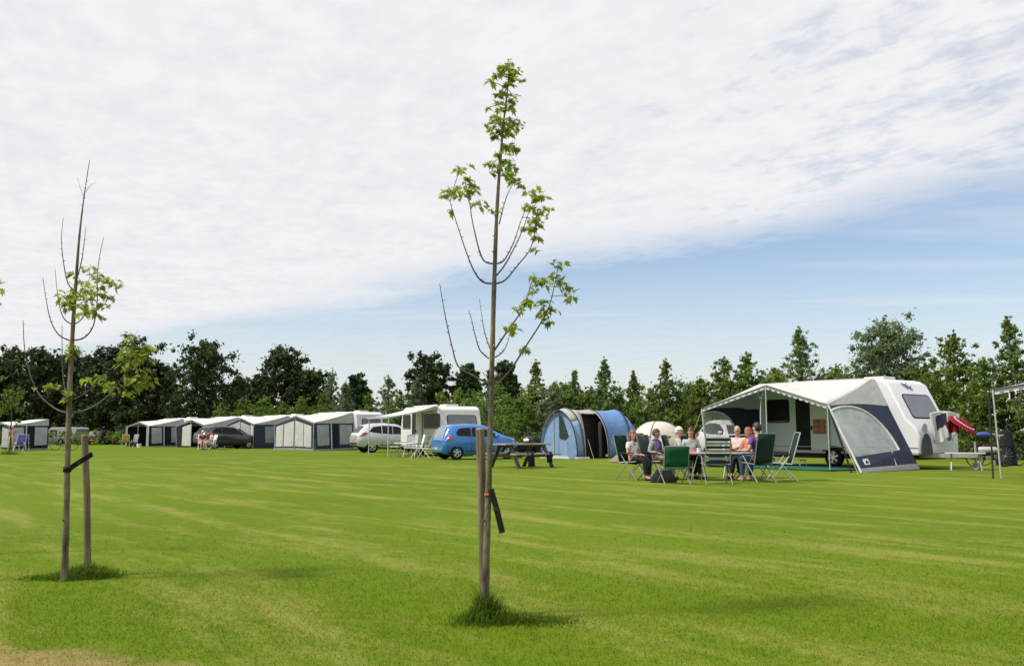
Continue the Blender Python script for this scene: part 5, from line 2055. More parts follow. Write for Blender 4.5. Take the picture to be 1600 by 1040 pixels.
C = lambda n, c: cloth(n, c, 0.02, 0.12, 0.5, 14)
H_AUB = mat('auburn_hair', (0.20, 0.075, 0.03), 0.6, 0.25, 30)
H_DRED = mat('dark_red_hair', (0.085, 0.025, 0.018), 0.5, 0.25, 30)
H_BRN = mat('brown_hair', (0.06, 0.035, 0.022), 0.6, 0.25, 30)
H_BLK = mat('black_hair', (0.015, 0.012, 0.012), 0.5, 0.25, 30)
H_WHT = mat('white_hair', (0.62, 0.58, 0.50), 0.7, 0.1, 30)
H_RED = mat('ginger_hair', (0.32, 0.085, 0.03), 0.6, 0.25, 30)
WSH, PINK, PURP = C('white_shirt_cloth', (0.66, 0.66, 0.68)), C('pale_pink_cloth', (0.66, 0.52, 0.50)), C('purple_cloth', (0.13, 0.07, 0.30))
JUMP = C('grey_jumper_cloth', (0.30, 0.31, 0.32))
NAVYT, KHAKI, JEANS = C('dark_trouser_cloth', (0.015, 0.016, 0.024)), C('khaki_trouser_cloth', (0.34, 0.26, 0.17)), C('blue_jeans_cloth', (0.05, 0.07, 0.13))

person(GX(991, 20.9), facing(0.75, -0.65), 'woman with long auburn hair and white shirt sitting at the left end', WSH, NAVYT, H_AUB, 0.17, pose='lap', head_turn=-0.4, scale=0.88)
person(GX(1028, 21.2), facing(0.7, -0.65), 'person with short brown hair, purple scarf and grey jumper in a camping chair', JUMP, KHAKI, H_BRN, 0.0, SKIN_B, pose='rest', sleeve='long', head_turn=0.25, scarf=PURP, scale=0.90)
person(GX(1064, 21.25), facing(0.98, 0.0), 'white-haired man in a pale shirt and dark trousers at the table end', C('pale_grey_shirt_cloth', (0.48, 0.49, 0.46)), NAVYT, H_WHT, 0.0, pose='lap', head_turn=-0.55, scale=0.94)
pr4 = person(GX(1081, 22.15), facing(0.0, -1), 'woman with dark red hair holding a red cloth behind the table', C('white_teal_top', (0.42, 0.50, 0.50)), NAVYT, H_DRED, 0.05, pose='lap', head_turn=-0.35, scale=0.93)
person(GX(1153, 22.0), facing(-0.45, -0.9), 'bald man in a pale pink shirt with folded arms', PINK, NAVYT, H_BRN, 0, pose='crossed', bald=True, lean=0.05, scale=0.97)
person(GX(1170, 21.6), facing(-0.85, -0.5), 'red-haired woman in an orange top next to the bald man', C('orange_top', (0.50, 0.17, 0.09)), NAVYT, H_RED, 0.10, pose='crossed', scale=0.93)
person(GX(1184, 20.05), facing(-0.35, 0.95), 'black-haired person in purple seen from behind in the high-backed chair', PURP, JEANS, H_BLK, 0.0, pose='rest', head_turn=0.3, shoes=mat('tan_leather', (0.3, 0.17, 0.09), 0.6))
rc = MB()
rc.grid([[Vector((-0.20 + 0.4 * i / 6, -0.02 + 0.25 * j / 5, 0.06 * math.sin(PI * i / 6) * math.sin(PI * j / 5) + 0.015 * math.sin(4 * i + j))) for i in range(7)] for j in range(6)])
rco = rc.build('red_cloth', C('rose_red_cloth', (0.52, 0.07, 0.09)), None, smooth=60, solid=0.02)
rco.location = GX(1083, 21.95) + Vector((0, 0, 0.625))
rco.rotation_euler = (R(-15), 0, PI)
tag(rco, 'rose red cloth lying in the lap of the dark red haired woman', 'cloth')

person(GX(17, 57.5) , facing(0.2, -1), 'standing person in a pink top and beige trousers at the left awning', C('dusty_pink_cloth', (0.48, 0.28, 0.27)), C('beige_trousers', (0.50, 0.44, 0.33)), H_WHT, 0.0, stand=True, scale=0.93)
qC = GX(316, 61.5)
person(qC, facing(0.4, -0.9), 'person in a maroon top sitting in front of the black off-road car', C('maroon_cloth', (0.16, 0.02, 0.045)), C('pinkish_shorts', (0.55, 0.36, 0.32)), H_WHT, 0.0, legs='short', pose='lap')
person(GX(329, 61.2), facing(-0.7, -0.6), 'pale dressed person sitting right beside the one in maroon', C('pale_rose_cloth', (0.58, 0.42, 0.40)), C('pale_shorts', (0.5, 0.34, 0.3)), H_BRN, 0.0, legs='short', pose='lap')
camp_chair(qC, facing(0.4, -0.9), 'white chair under the person in the maroon top', M_WPLAST, M_WPLAST, bh=0.6)
camp_chair(GX(329, 61.2), facing(-0.7, -0.6), 'white chair under the pale dressed person far off', M_WPLAST, M_WPLAST, bh=0.6)

# ------------------------------------------------------------------ things round the middle caravan
WG = 'white garden furniture before the middle caravan'
tb = fold_table(GX(634, 41.2), R(-15), 0.95, 0.62, 0.66, 'white folding table under the sun canopy of the middle caravan', M_WPLAST)
fold_table(GX(616, 41.0), R(5), 0.42, 0.42, 0.50, 'small white side table left of the white folding table', M_WPLAST)
camp_chair(GX(650, 40.9), facing(-0.9, -0.2), 'white plastic chair at the white table, leaning least', M_WPLAST, M_WPLAST, bh=0.62, group=WG)
camp_chair(GX(665, 40.6), facing(-0.8, 0.3), 'white reclining chair with tall back nearest the blue car', M_WPLAST, M_WPLAST, bh=0.85, recline=0.45, group=WG)
camp_chair(GX(641, 42.4), facing(-0.2, -1), 'white plastic chair hidden between the white table and the caravan', M_WPLAST, M_WPLAST, bh=0.62, group=WG)

# ------------------------------------------------------------------ left edge, far things
BC = cloth('royal_blue_cloth', (0.07, 0.09, 0.24), 0.1)
BG = 'blue chairs beside the left awning'
camp_chair(GX(74, 62), facing(-0.8, -0.5), 'violet blue chair standing alone right of the left awning', BC, M_ALU, bh=0.75, group=BG)
camp_chair(GX(30, 56.5), facing(0.2, -1), 'blue chair beside the standing person at the left awning', BC, M_ALU, group=BG)
camp_chair(GX(37, 57.0), facing(0.5, -0.8), 'blue chair before the window of the left awning', BC, M_ALU, group=BG)
vt, _, _ = caravan(GX(72, 92), R(-14), 3.5, 1.9, 1.75, 'small grey and white folding caravan far off behind the left sapling', rake=0.35, z0=0.35, windows=((0.8, 1.2, 0.8, 0.5, M_GLASS), (2.6, 1.2, 0.7, 0.5, M_GLASS)), hatch=False, front_window=False, body_mat=mat('dull_grey_panel', (0.30, 0.31, 0.32), 0.6))


def bicycle(loc, ang, label, m_frame, lean=0.08, group='bicycles'):
    t = empty('bicycle', loc, ang, label, 'bicycle', group)
    t.rotation_euler = (lean, 0, ang)
    for x in (0.0, 1.05):
        w = MB()
        pts = [(x + 0.33 * math.cos(2 * PI * k / 28), 0, 0.345 + 0.33 * math.sin(2 * PI * k / 28)) for k in range(29)]
        w.tube(pts, 0.016, 6, cap=False)
        wo = w.build('wheel', M_RUBBER, t)
        s = MB()
        for k in range(14):
            a = 2 * PI * k / 14
            s.tube([(x, 0.015 * (-1) ** k, 0.345), (x + 0.325 * math.cos(a), 0, 0.345 + 0.325 * math.sin(a))], 0.0018, 4)
        s.tube([(x, -0.04, 0.345), (x, 0.04, 0.345)], 0.02, 8)
        s.build('spokes', M_ALU, wo)
        g = MB()
        g.grid([[(x + 0.37 * math.cos(a), yy, 0.345 + 0.37 * math.sin(a)) for a in [R(20 + 14 * k) for k in range(11)]] for yy in (-0.025, 0.025)])
        g.build('mudguard', M_CHAS, t, solid=0.004)
    f = MB()
    for a, b in (((0.42, 0, 0.30), (0.30, 0, 0.82)), ((0.42, 0, 0.30), (0.90, 0, 0.74)), ((0.34, 0, 0.66), (0.88, 0, 0.82)), ((0.42, 0, 0.30), (0, 0, 0.345)), ((0.32, 0, 0.72), (0, 0, 0.345)), ((0.86, 0, 0.92), (0.92, 0, 0.66)), ((0.92, 0, 0.66), (1.05, 0, 0.345))):
        f.tube([a, b], 0.017, 7)
    f.build('frame', m_frame, t)
    h = MB()
    h.tube([(0.62, -0.28, 1.02), (0.80, -0.25, 1.04), (0.86, 0, 1.02), (0.80, 0.25, 1.04), (0.62, 0.28, 1.02)], 0.013, 7)
    h.tube([(0.86, 0, 0.9), (0.86, 0, 1.02)], 0.014, 7)
    h.build('handlebar', M_ALU, t)
    s = MB()
    s.ball((0.27, 0, 0.95), (0.13, 0.085, 0.04), 12, 6)
    s.tube([(0.30, 0, 0.8), (0.28, 0, 0.93)], 0.013, 6)
    s.build('saddle', M_RUBBER, t)
    r = MB()
    for yy in (-0.06, 0.0, 0.06):
        r.tube([(-0.22, yy, 0.76), (0.22, yy, 0.76)], 0.007, 5)
    r.tube([(-0.1, 0, 0.76), (0.0, 0.03, 0.345)], 0.007, 5)
    r.build('carrier', M_CHAS, t)
    c = MB()
    c.lathe([(0.02, -0.008), (0.09, -0.008), (0.09, 0.008), (0.02, 0.008)], (0.42, -0.05, 0.30), 18, 'y')
    c.bar((0.42, -0.07, 0.30), (0.54, -0.07, 0.18), 0.02, 0.012)
    c.box((0.56, -0.12, 0.17), (0.09, 0.08, 0.02))
    c.bar((0.42, 0.07, 0.30), (0.30, 0.07, 0.42), 0.02, 0.012)
    c.box((0.28, 0.12, 0.43), (0.09, 0.08, 0.02))
    c.build('crank', M_STEEL, t)
    return t


bk = bicycle(GX(1524, 29.2), R(8), 'dark bicycle parked beyond the caravan drawbar under a blue cover', mat('maroon_frame_paint', (0.09, 0.03, 0.035), 0.3))
bicycle(GX(1538, 30.6), R(-8), 'black bicycle leaning on the hedge side of the other bicycle', M_CHAS, lean=-0.1)
bicycle(GX(86, 60), R(30), 'dark bicycle standing on the grass behind the left sapling', M_CHAS)
sc_ = MB()
sc_.ball((0, 0, 0), (0.26, 0.13, 0.10), 14, 8)
sco = sc_.build('saddle_cover', mat('blue_rain_cover', (0.03, 0.07, 0.30), 0.5, 0.2, 8), None, smooth=60)
sco.location = GX(1533, 29.6) + Vector((0.02, -0.2, 1.03))
tag(sco, 'bright blue rain cover on top of the parked bicycles', 'cover')
# tall black rounded shape beside the pole
gc = MB()
rows = []
for j in range(9):
    f = j / 8
    rows.append([(0.34 * (1 - 0.45 * f ** 2) * math.cos(a) * (1 + 0.06 * math.sin(3 * a)), 0.30 * (1 - 0.35 * f ** 2) * math.sin(a), 1.15 * f + 0.03 * math.sin(2 * a)) for a in [2 * PI * k / 18 for k in range(18)]])
gc.grid(rows, True)
gc.add(rows[-1], [tuple(range(18))])
gco = gc.build('black_shape', M_BLACKC, None, smooth=60)
gco.location = GX(1574, 30.5)
tag(gco, 'tall black shape behind the pole of the right awning', 'cover')

for (cx_, cy_, an_, lb_, mm_) in ((196, 75, 0.4, 'mustard chair in the dark mouth of the leftmost row awning', cloth('mustard_cloth', (0.30, 0.20, 0.04), 0.05)), (207, 75.5, -0.5, 'grey chair in the dark mouth of the leftmost row awning', M_GREYC)):
    camp_chair(GX(cx_, cy_ - 2.2), PI + an_, lb_, mm_, M_ALU)
bkt = MB()
bkt.lathe([(0.001, 0.0), (0.15, 0.0), (0.19, 0.30), (0.18, 0.30), (0.14, 0.02), (0.001, 0.02)], (0, 0, 0), 16)
bko = bkt.build('bucket', M_WPLAST, None, smooth=50)
bko.location = GX(217, 72)
tag(bko, 'white bucket on the grass before the leftmost awning of the row', 'bucket')

# drying cloths and umbrella at the nose of the big caravan
CA = carA.matrix_basis


def tri_cloth(name, loc, ang, w, h, ms, label, cat):
    m_ = MB()
    nu, nv = 28, 24
    m_.grid([[(w * (i / nu - 0.5) * (1 - 0.22 * (j / nv) + 0.03 * math.sin(9 * j / nv)), -0.035 * math.sin(11 * (i / nu - .5) + 2.5 * j / nv) * (0.4 + 0.6 * j / nv) - 0.03 * math.sin(23 * (i / nu - .5)) * (j / nv) - 0.05 * (j / nv) ** 2, -h * (j / nv) * (0.80 + 0.20 * math.sin(4.5 * i / nu + 0.6)) - 0.35 * (i / nu - .45) ** 2) for i in range(nu + 1)] for j in range(nv + 1)])
    m_.mi = []
    for j in range(nv):
        for i in range(nu):
            u, v = (i + 0.5) / nu, (j + 0.5) / nv
            m_.mi.append(1 if 0.18 < u < 0.55 and 0.12 < v + 0.25 * (u - .3) < 0.55 else 2 if u > 0.50 + 0.25 * (v - 0.6) and v > 0.40 else 0)
    o = m_.build(name, ms, None, smooth=70, solid=0.012)
    o.location = loc
    o.rotation_euler = (0, 0, ang)
    return tag(o, label, cat)


M_REDC = cloth('red_cloth', (0.24, 0.010, 0.022), 0.1, 0.1, 0.5, 4)
wp_ = CA @ Vector((5.98, 1.2, 1.75))
tri_cloth('flag', wp_, A_ANG + PI / 2 - 0.5, 1.0, 0.95, [M_TRIM, M_NAVY, M_REDC], 'white flag with navy and red fields draped over the caravan nose', 'flag')
um = empty('umbrella', CA @ Vector((6.35, 1.35, 1.22)), 0, 'open red umbrella with a white band hanging at the caravan nose', 'umbrella')
um.rotation_euler = (R(24), R(30), 0)
um.scale = (0.85,) * 3
uc = MB()
rows = []
rrs = ((0.02, 0.34), (0.2, 0.315), (0.36, 0.25), (0.40, 0.23), (0.46, 0.195), (0.56, 0.11))
for r_, z_ in rrs:
    rows.append([(r_ * math.cos(a) * (1 - 0.05 * math.cos(8 * a) ** 2 * (r_ > 0.3)), r_ * math.sin(a) * (1 - 0.05 * math.cos(8 * a) ** 2 * (r_ > 0.3)), z_) for a in [2 * PI * k / 32 for k in range(32)]])
for j in range(len(rows) - 1):
    uc.cur = 1 if j == 2 else 0
    for k in range(32):
        uc.add([rows[j][k], rows[j][(k + 1) % 32], rows[j + 1][(k + 1) % 32], rows[j + 1][k]], [(0, 1, 2, 3)])
uc.build('canopy', [M_REDC, M_TRIM], um, smooth=60, solid=0.004)
us = MB()
us.tube([(0, 0, 0.40), (0, 0, -0.45), (0.03, 0, -0.50), (0.07, 0, -0.48)], 0.009, 6)
us.build('shaft', M_CHAS, um)
for k in range(8):
    a = 2 * PI * k / 8
    rb = MB()
    rb.tube([(0.02 * math.cos(a), 0.02 * math.sin(a), 0.32), (0.34 * math.cos(a), 0.34 * math.sin(a), 0.245), (0.54 * math.cos(a), 0.54 * math.sin(a), 0.11)], 0.004, 4)
    rb.build('rib', M_STEEL, um)
# trestle bench beside the drawbar
bn_ = empty('camp_bench', CA @ Vector((6.75, 0.75, 0)), A_ANG + 0.6, 'low pale board on trestle legs beside the caravan drawbar', 'bench')
b = MB()
b.box((0, 0, 0.50), (1.05, 0.28, 0.035))
b.build('board', M_CREAM, bn_, bevel=0.006)
for s in (-1, 1):
    b = MB()
    b.bar((s * 0.36, -0.12, 0.49), (s * 0.40, 0.14, 0.0), 0.03, 0.03)
    b.bar((s * 0.36, 0.12, 0.49), (s * 0.40, -0.14, 0.0), 0.03, 0.03)
    b.build('trestle', M_STEEL, bn_)
gbt = empty('gas_bottle', bn_.matrix_basis @ Vector((0.36, 0, 0.603)), 0, 'pale grey gas bottle with a red cap lying on the trestle board', 'gas bottle')
gbt.rotation_euler = (0, -PI / 2, A_ANG + 0.5 + PI)
gbt.scale = (0.57, 0.57, 0.95)
b = MB()
b.lathe([(0.001, 0.0), (0.13, 0.0), (0.15, 0.04), (0.15, 0.42), (0.11, 0.50), (0.04, 0.53), (0.001, 0.53)], (0, 0, 0), 18)
b.build('bottle_body', mat('pale_grey_enamel', (0.38, 0.39, 0.39), 0.4), gbt, smooth=50)
b = MB()
b.lathe([(0.001, 0.53), (0.06, 0.53), (0.06, 0.62), (0.001, 0.63)], (0, 0, 0), 12)
b.build('valve_cap', mat('red_plastic', (0.3, 0.05, 0.04), 0.5), gbt)

# ------------------------------------------------------------------ the saplings
M_TRUNK = mat('sapling_bark', (0.125, 0.112, 0.062), 0.85, 0.8, 18, bump=0.8, bscale=80, stretch=(1, 1, 0.30))
M_TWIG = mat('twig_bark', (0.085, 0.066, 0.060), 0.8, 0.3, 30)
M_STAKE = mat('stake_wood', (0.150, 0.125, 0.072), 0.9, 0.65, 22, bump=0.8, bscale=60, stretch=(1, 1, 0.08))
L_SAP = leafmat('sapling_leaves', (0.125, 0.185, 0.022), (0.27, 0.34, 0.055), 0.55, 6.0, (0.40, 0.50, 0.05))
HALF = [(0, 0), (0.13, 0.05), (0.30, -0.04), (0.50, 0.10), (0.26, 0.20), (0.56, 0.42), (0.36, 0.46), (0.50, 0.74), (0.20, 0.66), (0.13, 0.86), (0, 1.06)]


def leaves(mb, c, spread, n, size, droop=0.5):
    """lobed leaves hanging around a twig end; each is folded along its midrib"""
    for _ in range(n):
        p = Vector(c) + Vector((random.gauss(0, 1), random.gauss(0, 1), random.gauss(0, 0.45))) * spread
        out_ = Vector((random.gauss(0, 1), random.gauss(0, 1), random.gauss(0, 0.35) - droop * 0.7)).normalized()
        nrm = Vector((random.gauss(0, 0.45), random.gauss(0, 0.45), 1.0))
        s = out_.cross(nrm)
        if s.length < 0.1:
            continue
        s.normalize()
        nn = s.cross(out_).normalized()
        k = size * random.uniform(0.55, 1.25)
        fold = random.uniform(0.1, 0.5)
        curl = random.uniform(0.05, 0.45)
        for sg in (-1, 1):
            pts = [p + out_ * (y * k) + s * (sg * x * k * 0.9 * math.cos(fold)) + nn * (x * k * math.sin(fold)) - Vector((0, 0, 1)) * (curl * k * y * y) for x, y in HALF]
            idx = tuple(range(len(pts)))
            mb.add(pts, [idx if sg > 0 else idx[::-1]])
        mb.tube([p - out_ * k * 0.45 + Vector((0, 0, 0.2 * k)), p], 0.0012, 3, cap=False)


def smooth_path(pts, n=4):
    """Catmull-Rom through the given points"""
    P_ = [pts[0]] + list(pts) + [pts[-1]]
    out_ = []
    for i in range(1, len(P_) - 2):
        for k in range(n):
            t = k / n
            a, b, c, d = P_[i - 1], P_[i], P_[i + 1], P_[i + 2]
            out_.append(0.5 * ((2 * b) + (c - a) * t + (2 * a - 5 * b + 4 * c - d) * t * t + (3 * b - a - 3 * c + d) * t ** 3))
    out_.append(P_[-2])
    return out_


def sapling(label, base, trunk, rad, branches, top_leaves, leaf=0.05, per=8, spread=0.035, group='young trees planted in the lawn', name='sapling', Y=None):
    Y = Y or base.y
    t = empty(name, base, 0, label, 'tree', group)
    tp = smooth_path([P(x, y, Y) - base for x, y in trunk], 5)
    tp[0].z = -0.02
    rads = np.interp(np.linspace(0, 1, len(tp)), np.linspace(0, 1, len(rad)), rad)
    rads = [r * (1 + 0.07 * math.sin(i * 2.3)) for i, r in enumerate(rads)]
    m_ = MB()
    m_.tube(tp, list(rads), 10)
    # knots and short spurs on the stem
    for k in range(16):
        i = random.randrange(3, len(tp) - 2)
        a = random.uniform(0, 2 * PI)
        d = Vector((math.cos(a), math.sin(a), random.uniform(0.2, 0.8)))
        m_.tube([tp[i], tp[i] + d * (rads[i] + random.uniform(0.004, 0.018))], [rads[i] * 0.5, rads[i] * 0.2], 5)
    m_.build('trunk', M_TRUNK, t, smooth=60)

    for (pts, r0, dep, lv) in branches:
        n = len(pts)
        path = []
        for i, (x, y) in enumerate(pts):
            f = i / (n - 1)
            path.append(P(x, y, Y + dep * f) - base)
        path = smooth_path(path, 4)
        m_ = MB()
        rr = [r0 * (1 - 0.72 * i / (len(path) - 1)) for i in range(len(path))]
        m_.tube(path, rr, 6)
        for i in range(2, len(path) - 1):
            if random.random() < 0.75:
                a = random.uniform(0, 2 * PI)
                d = Vector((math.cos(a), 0.6 * math.sin(a), 0.5)).normalized()
                m_.tube([path[i], path[i] + d * random.uniform(0.008, 0.02)], [rr[i] * 0.9, rr[i] * 0.35], 4)
        bo = m_.build('branch', M_TWIG, t, smooth=60)
        for (x, y, w) in lv:
            m_ = MB()
            q = P(x, y, Y + dep * random.uniform(0.6, 1.05)) - base
            leaves(m_, q, spread * w, int(per * w), leaf)
            # leaf stalk back to the branch
            near = min(path, key=lambda p_: (p_ - q).length)
            m_.tube([near, (near + q) / 2 + Vector((0, 0, 0.01)), q], 0.0022, 4)
            m_.build('leaf_cluster', L_SAP, bo)
    for (x, y, w) in top_leaves:
        m_ = MB()
        q = P(x, y, Y + random.gauss(0, 0.04)) - base
        leaves(m_, q, spread * w, int(per * w), leaf)
        near = min(tp, key=lambda p_: (p_ - q).length)
        m_.tube([near, (near + q) / 2 + Vector((0, 0, 0.01)), q], 0.0025, 4)
        m_.build('leaf_cluster', L_SAP, t)
    return t


baseM = GX(757, 5.22)
brM = [
    ([(768, 443), (754, 440), (741, 424), (728, 392), (714, 350), (703, 315)], 0.0062, -0.10, [(697, 305, 1.0), (710, 298, 1.0), (718, 266, 0.9), (704, 330, 0.35)]),
    ([(771, 412), (757, 408), (748, 388), (738, 345), (734, 318), (727, 285)], 0.0060, 0.12, [(727, 290, 1.3), (738, 300, 0.8), (742, 320, 0.9), (722, 305, 0.8), (730, 278, 0.6)]),
    ([(776, 412), (788, 406), (802, 380), (813, 348), (824, 320)], 0.0055, 0.20, [(832, 345, 1.0), (826, 358, 0.8)]),
    ([(776, 430), (790, 412), (808, 378), (820, 350), (830, 318)], 0.0050, -0.16, [(835, 300, 1.0), (845, 308, 0.9), (829, 325, 1.0)]),
    ([(775, 443), (790, 437), (810, 413), (828, 390), (836, 362), (842, 335)], 0.0060, 0.05, [(850, 330, 1.0), (843, 345, 1.1), (834, 356, 0.9), (838, 372, 0.6), (839, 391, 0.45)]),
    ([(780, 350), (788, 318), (797, 295), (806, 281)], 0.0042, 0.10, [(806, 284, 0.8), (812, 289, 0.5)]),
    ([(765, 600), (738, 586), (716, 572), (706, 540), (697, 500), (690, 462), (687, 443)], 0.0062, 0.10, []),
    ([(764, 560), (750, 547), (742, 522), (737, 500), (732, 485)], 0.0042, -0.12, []),
    ([(767, 548), (758, 522), (753, 495), (749, 466)], 0.0040, 0.14, []),
    ([(772, 548), (788, 524), (806, 499), (819, 478), (828, 450), (834, 430)], 0.0060, -0.12, [(826, 472, 0.9), (838, 436, 1.3), (850, 444, 1.0), (810, 482, 0.8), (800, 512, 0.8), (835, 455, 0.6)]),
    ([(774, 558), (786, 549), (793, 535), (798, 516)], 0.0045, 0.18, [(799, 518, 0.4)]),
    ([(777, 600), (798, 577), (822, 540), (844, 506), (858, 478), (866, 448), (872, 418)], 0.0066, 0.15, [(872, 411, 0.9), (871, 431, 0.8), (884, 452, 0.9), (892, 465, 0.8), (848, 474, 1.1), (860, 484, 1.0), (850, 492, 1.0), (856, 504, 0.6), (817, 545, 0.6), (878, 440, 0.4)]),
]
topM = [(797, 102, 0.9), (786, 108, 0.8), (808, 112, 0.8), (797, 116, 0.9), (776, 116, 0.6), (818, 127, 0.5), (765, 128, 0.35), (802, 123, 0.6), (794, 132, 0.7), (788, 144, 0.7), (800, 150, 0.5), (780, 150, 0.6), (774, 162, 0.5), (764, 168, 0.35), (802, 160, 0.6), (796, 168, 0.5), (784, 172, 0.5), (773, 184, 0.8), (785, 188, 1.0), (768, 198, 0.9), (802, 188, 0.8), (810, 196, 0.5), (790, 200, 1.1), (778, 206, 1.0), (798, 206, 0.8), (774, 214, 0.7), (788, 230, 0.9), (800, 230, 0.5), (806, 233, 0.35), (778, 240, 0.5), (792, 254, 1.0), (782, 262, 0.9), (768, 256, 0.7), (800, 264, 0.7), (788, 274, 0.7), (770, 270, 0.4), (776, 330, 0.45), (768, 328, 0.25)]
sapling('slender young maple with leafy top standing alone in the middle of the lawn', baseM, [(757, 955), (760, 860), (764, 740), (768, 600), (772, 450), (777, 320), (785, 210), (793, 140), (797, 96)], [0.028, 0.0215, 0.0185, 0.0160, 0.0140, 0.0110, 0.0072, 0.0042, 0.002], brM, topM, leaf=0.037, per=15, spread=0.026)

baseL = GX(101, 6.62)
brL = [
    ([(110, 532), (93, 524), (80, 503), (72, 468), (67, 433)], 0.0060, -0.1, []),
    ([(113, 507), (99, 496), (91, 468), (86, 420)], 0.0056, 0.15, [(101, 470, 0.5)]),
    ([(118, 456), (106, 442), (99, 408), (96, 372), (99, 340)], 0.0056, 0.1, [(112, 428, 0.4)]),
    ([(122, 430), (128, 405), (132, 375), (134, 354)], 0.0046, -0.14, []),
    ([(113, 532), (132, 527), (146, 508), (152, 470), (152, 430), (156, 398), (162, 371)], 0.0064, 0.12, [(152, 430, 1.0), (165, 440, 1.0), (176, 443, 0.9), (186, 447, 0.6), (150, 452, 1.1), (162, 460, 0.9), (142, 470, 1.0), (155, 478, 1.0), (146, 492, 0.9), (172, 465, 0.5), (158, 495, 0.5)]),
    ([(115, 507), (126, 500), (133, 486), (136, 462), (140, 430)], 0.0050, -0.15, [(140, 420, 0.7), (135, 445, 1.0), (128, 458, 1.0), (136, 478, 1.1), (128, 490, 0.8)]),
    ([(106, 645), (86, 638), (60, 614), (44, 574), (38, 540), (36, 500)], 0.0078, 0.12, []),
    ([(107, 645), (138, 639), (168, 619), (190, 592), (205, 560), (213, 528)], 0.0080, -0.15, [(205, 528, 1.0), (215, 545, 1.1), (200, 548, 1.1), (226, 550, 1.0), (238, 542, 0.6), (195, 570, 1.1), (212, 572, 1.2), (226, 585, 1.1), (203, 592, 1.2), (218, 602, 1.1), (200, 614, 0.9), (232, 600, 0.7), (190, 560, 0.9), (222, 560, 1.0)]),
    ([(104, 622), (99, 590), (97, 550), (97, 508)], 0.0060, 0.1, []),
    ([(108, 626), (122, 620), (138, 611), (150, 596)], 0.0052, 0.16, [(150, 588, 0.9), (140, 594, 0.8), (164, 600, 0.9), (172, 606, 0.8)]),
    ([(106, 626), (98, 616), (90, 606), (82, 600)], 0.0040, -0.14, [(84, 602, 0.8), (74, 606, 0.6)]),
    ([(106, 620), (104, 612), (106, 604)], 0.0040, -0.05, [(106, 612, 0.6), (102, 624, 0.5)]),
    ([(133, 310), (127, 298), (121, 277)], 0.0022, 0.05, []),
    ([(134, 300), (142, 290), (151, 284)], 0.0020, -0.05, []),
]
topL = [(100, 462, 0.7), (112, 455, 0.9), (122, 464, 1.0), (108, 472, 0.9), (118, 478, 0.8), (114, 541, 0.6), (122, 548, 0.6), (112, 556, 0.5), (126, 440, 0.6), (104, 478, 0.6)]
sapling('half bare young maple with leaves on its low right branch at left', baseL, [(101, 898), (104, 790), (107, 660), (112, 545), (118, 450), (124, 370), (131, 310), (140, 250)], [0.026, 0.0215, 0.0195, 0.0165, 0.0120, 0.0078, 0.0045, 0.002], brL, topL, leaf=0.044, per=13, spread=0.036)

# third sapling far back at the left edge and one just outside the frame
baseF = GX(14, 47.5)
far = empty('sapling', baseF, 0, 'small round-headed young tree far off at the left photo edge', 'tree', 'young trees planted in the lawn')
m_ = MB()
m_.tube([(0, 0, -0.02), (0.03, 0, 1.2), (0, 0, 2.2), (-0.1, 0, 3.2)], [0.045, 0.035, 0.028, 0.01], 8)
m_.build('trunk', M_TRUNK, far)
cs = np.array([[random.gauss(-0.1, 0.36), random.gauss(0, 0.36), 2.75 + random.gauss(0, 0.42)] for _ in range(26)])
quads_object('crown', leaf_cloud(cs, np.full(26, 0.22), np.full(26, 70), 0.06), LEAF['shrub'], far)
baseO = GX(-75, 8.0)
brO = [([(-72, 560), (-50, 540), (-25, 500), (-8, 465), (0, 440)], 0.007, 0.0, [(-2, 440, 0.7), (-4, 452, 0.9), (-3, 474, 0.6), (-14, 465, 1.0)])]
sapling('young tree outside the left photo edge with only leaf tips showing', baseO, [(-75, 862), (-72, 700), (-70, 560), (-66, 420), (-60, 300)], [0.03, 0.026, 0.02, 0.012, 0.004], brO, [(-66, 420, 1.0), (-60, 350, 1.0), (-62, 300, 1.0)], leaf=0.055, per=8, spread=0.04)


def stake(label, base, pts, Y, r, m):
    t = empty('tree_stake', base, 0, label, 'stake', 'wooden tree stakes')
    q = [P(x, y, Y) - base for x, y in pts]
    q[0].z = -0.03
    b = MB()
    b.tube(q, [r * 1.02, r * 1.0, r], 12)
    b.build('post', m, t, smooth=40, bevel=0.003)
    c = MB()
    tp = q[-1]
    c.lathe([(0.001, tp.z + 0.006), (r * 0.85, tp.z + 0.004), (r * 1.0, tp.z - 0.006)], (tp.x, tp.y, 0), 12)
    c.build('sawn_top', mat('sawn_wood', (0.32, 0.27, 0.18), 0.9, 0.2, 20), t)
    return t


stake('round wooden stake right behind the trunk of the middle maple', GX(758, 5.36), [(758, 948), (754, 800), (750, 670)], 5.36, 0.0265, M_STAKE)
stake('round wooden stake to the right of the left maple', GX(138, 6.85), [(138, 888), (136, 780), (132, 680)], 6.85, 0.0245, M_STAKE)


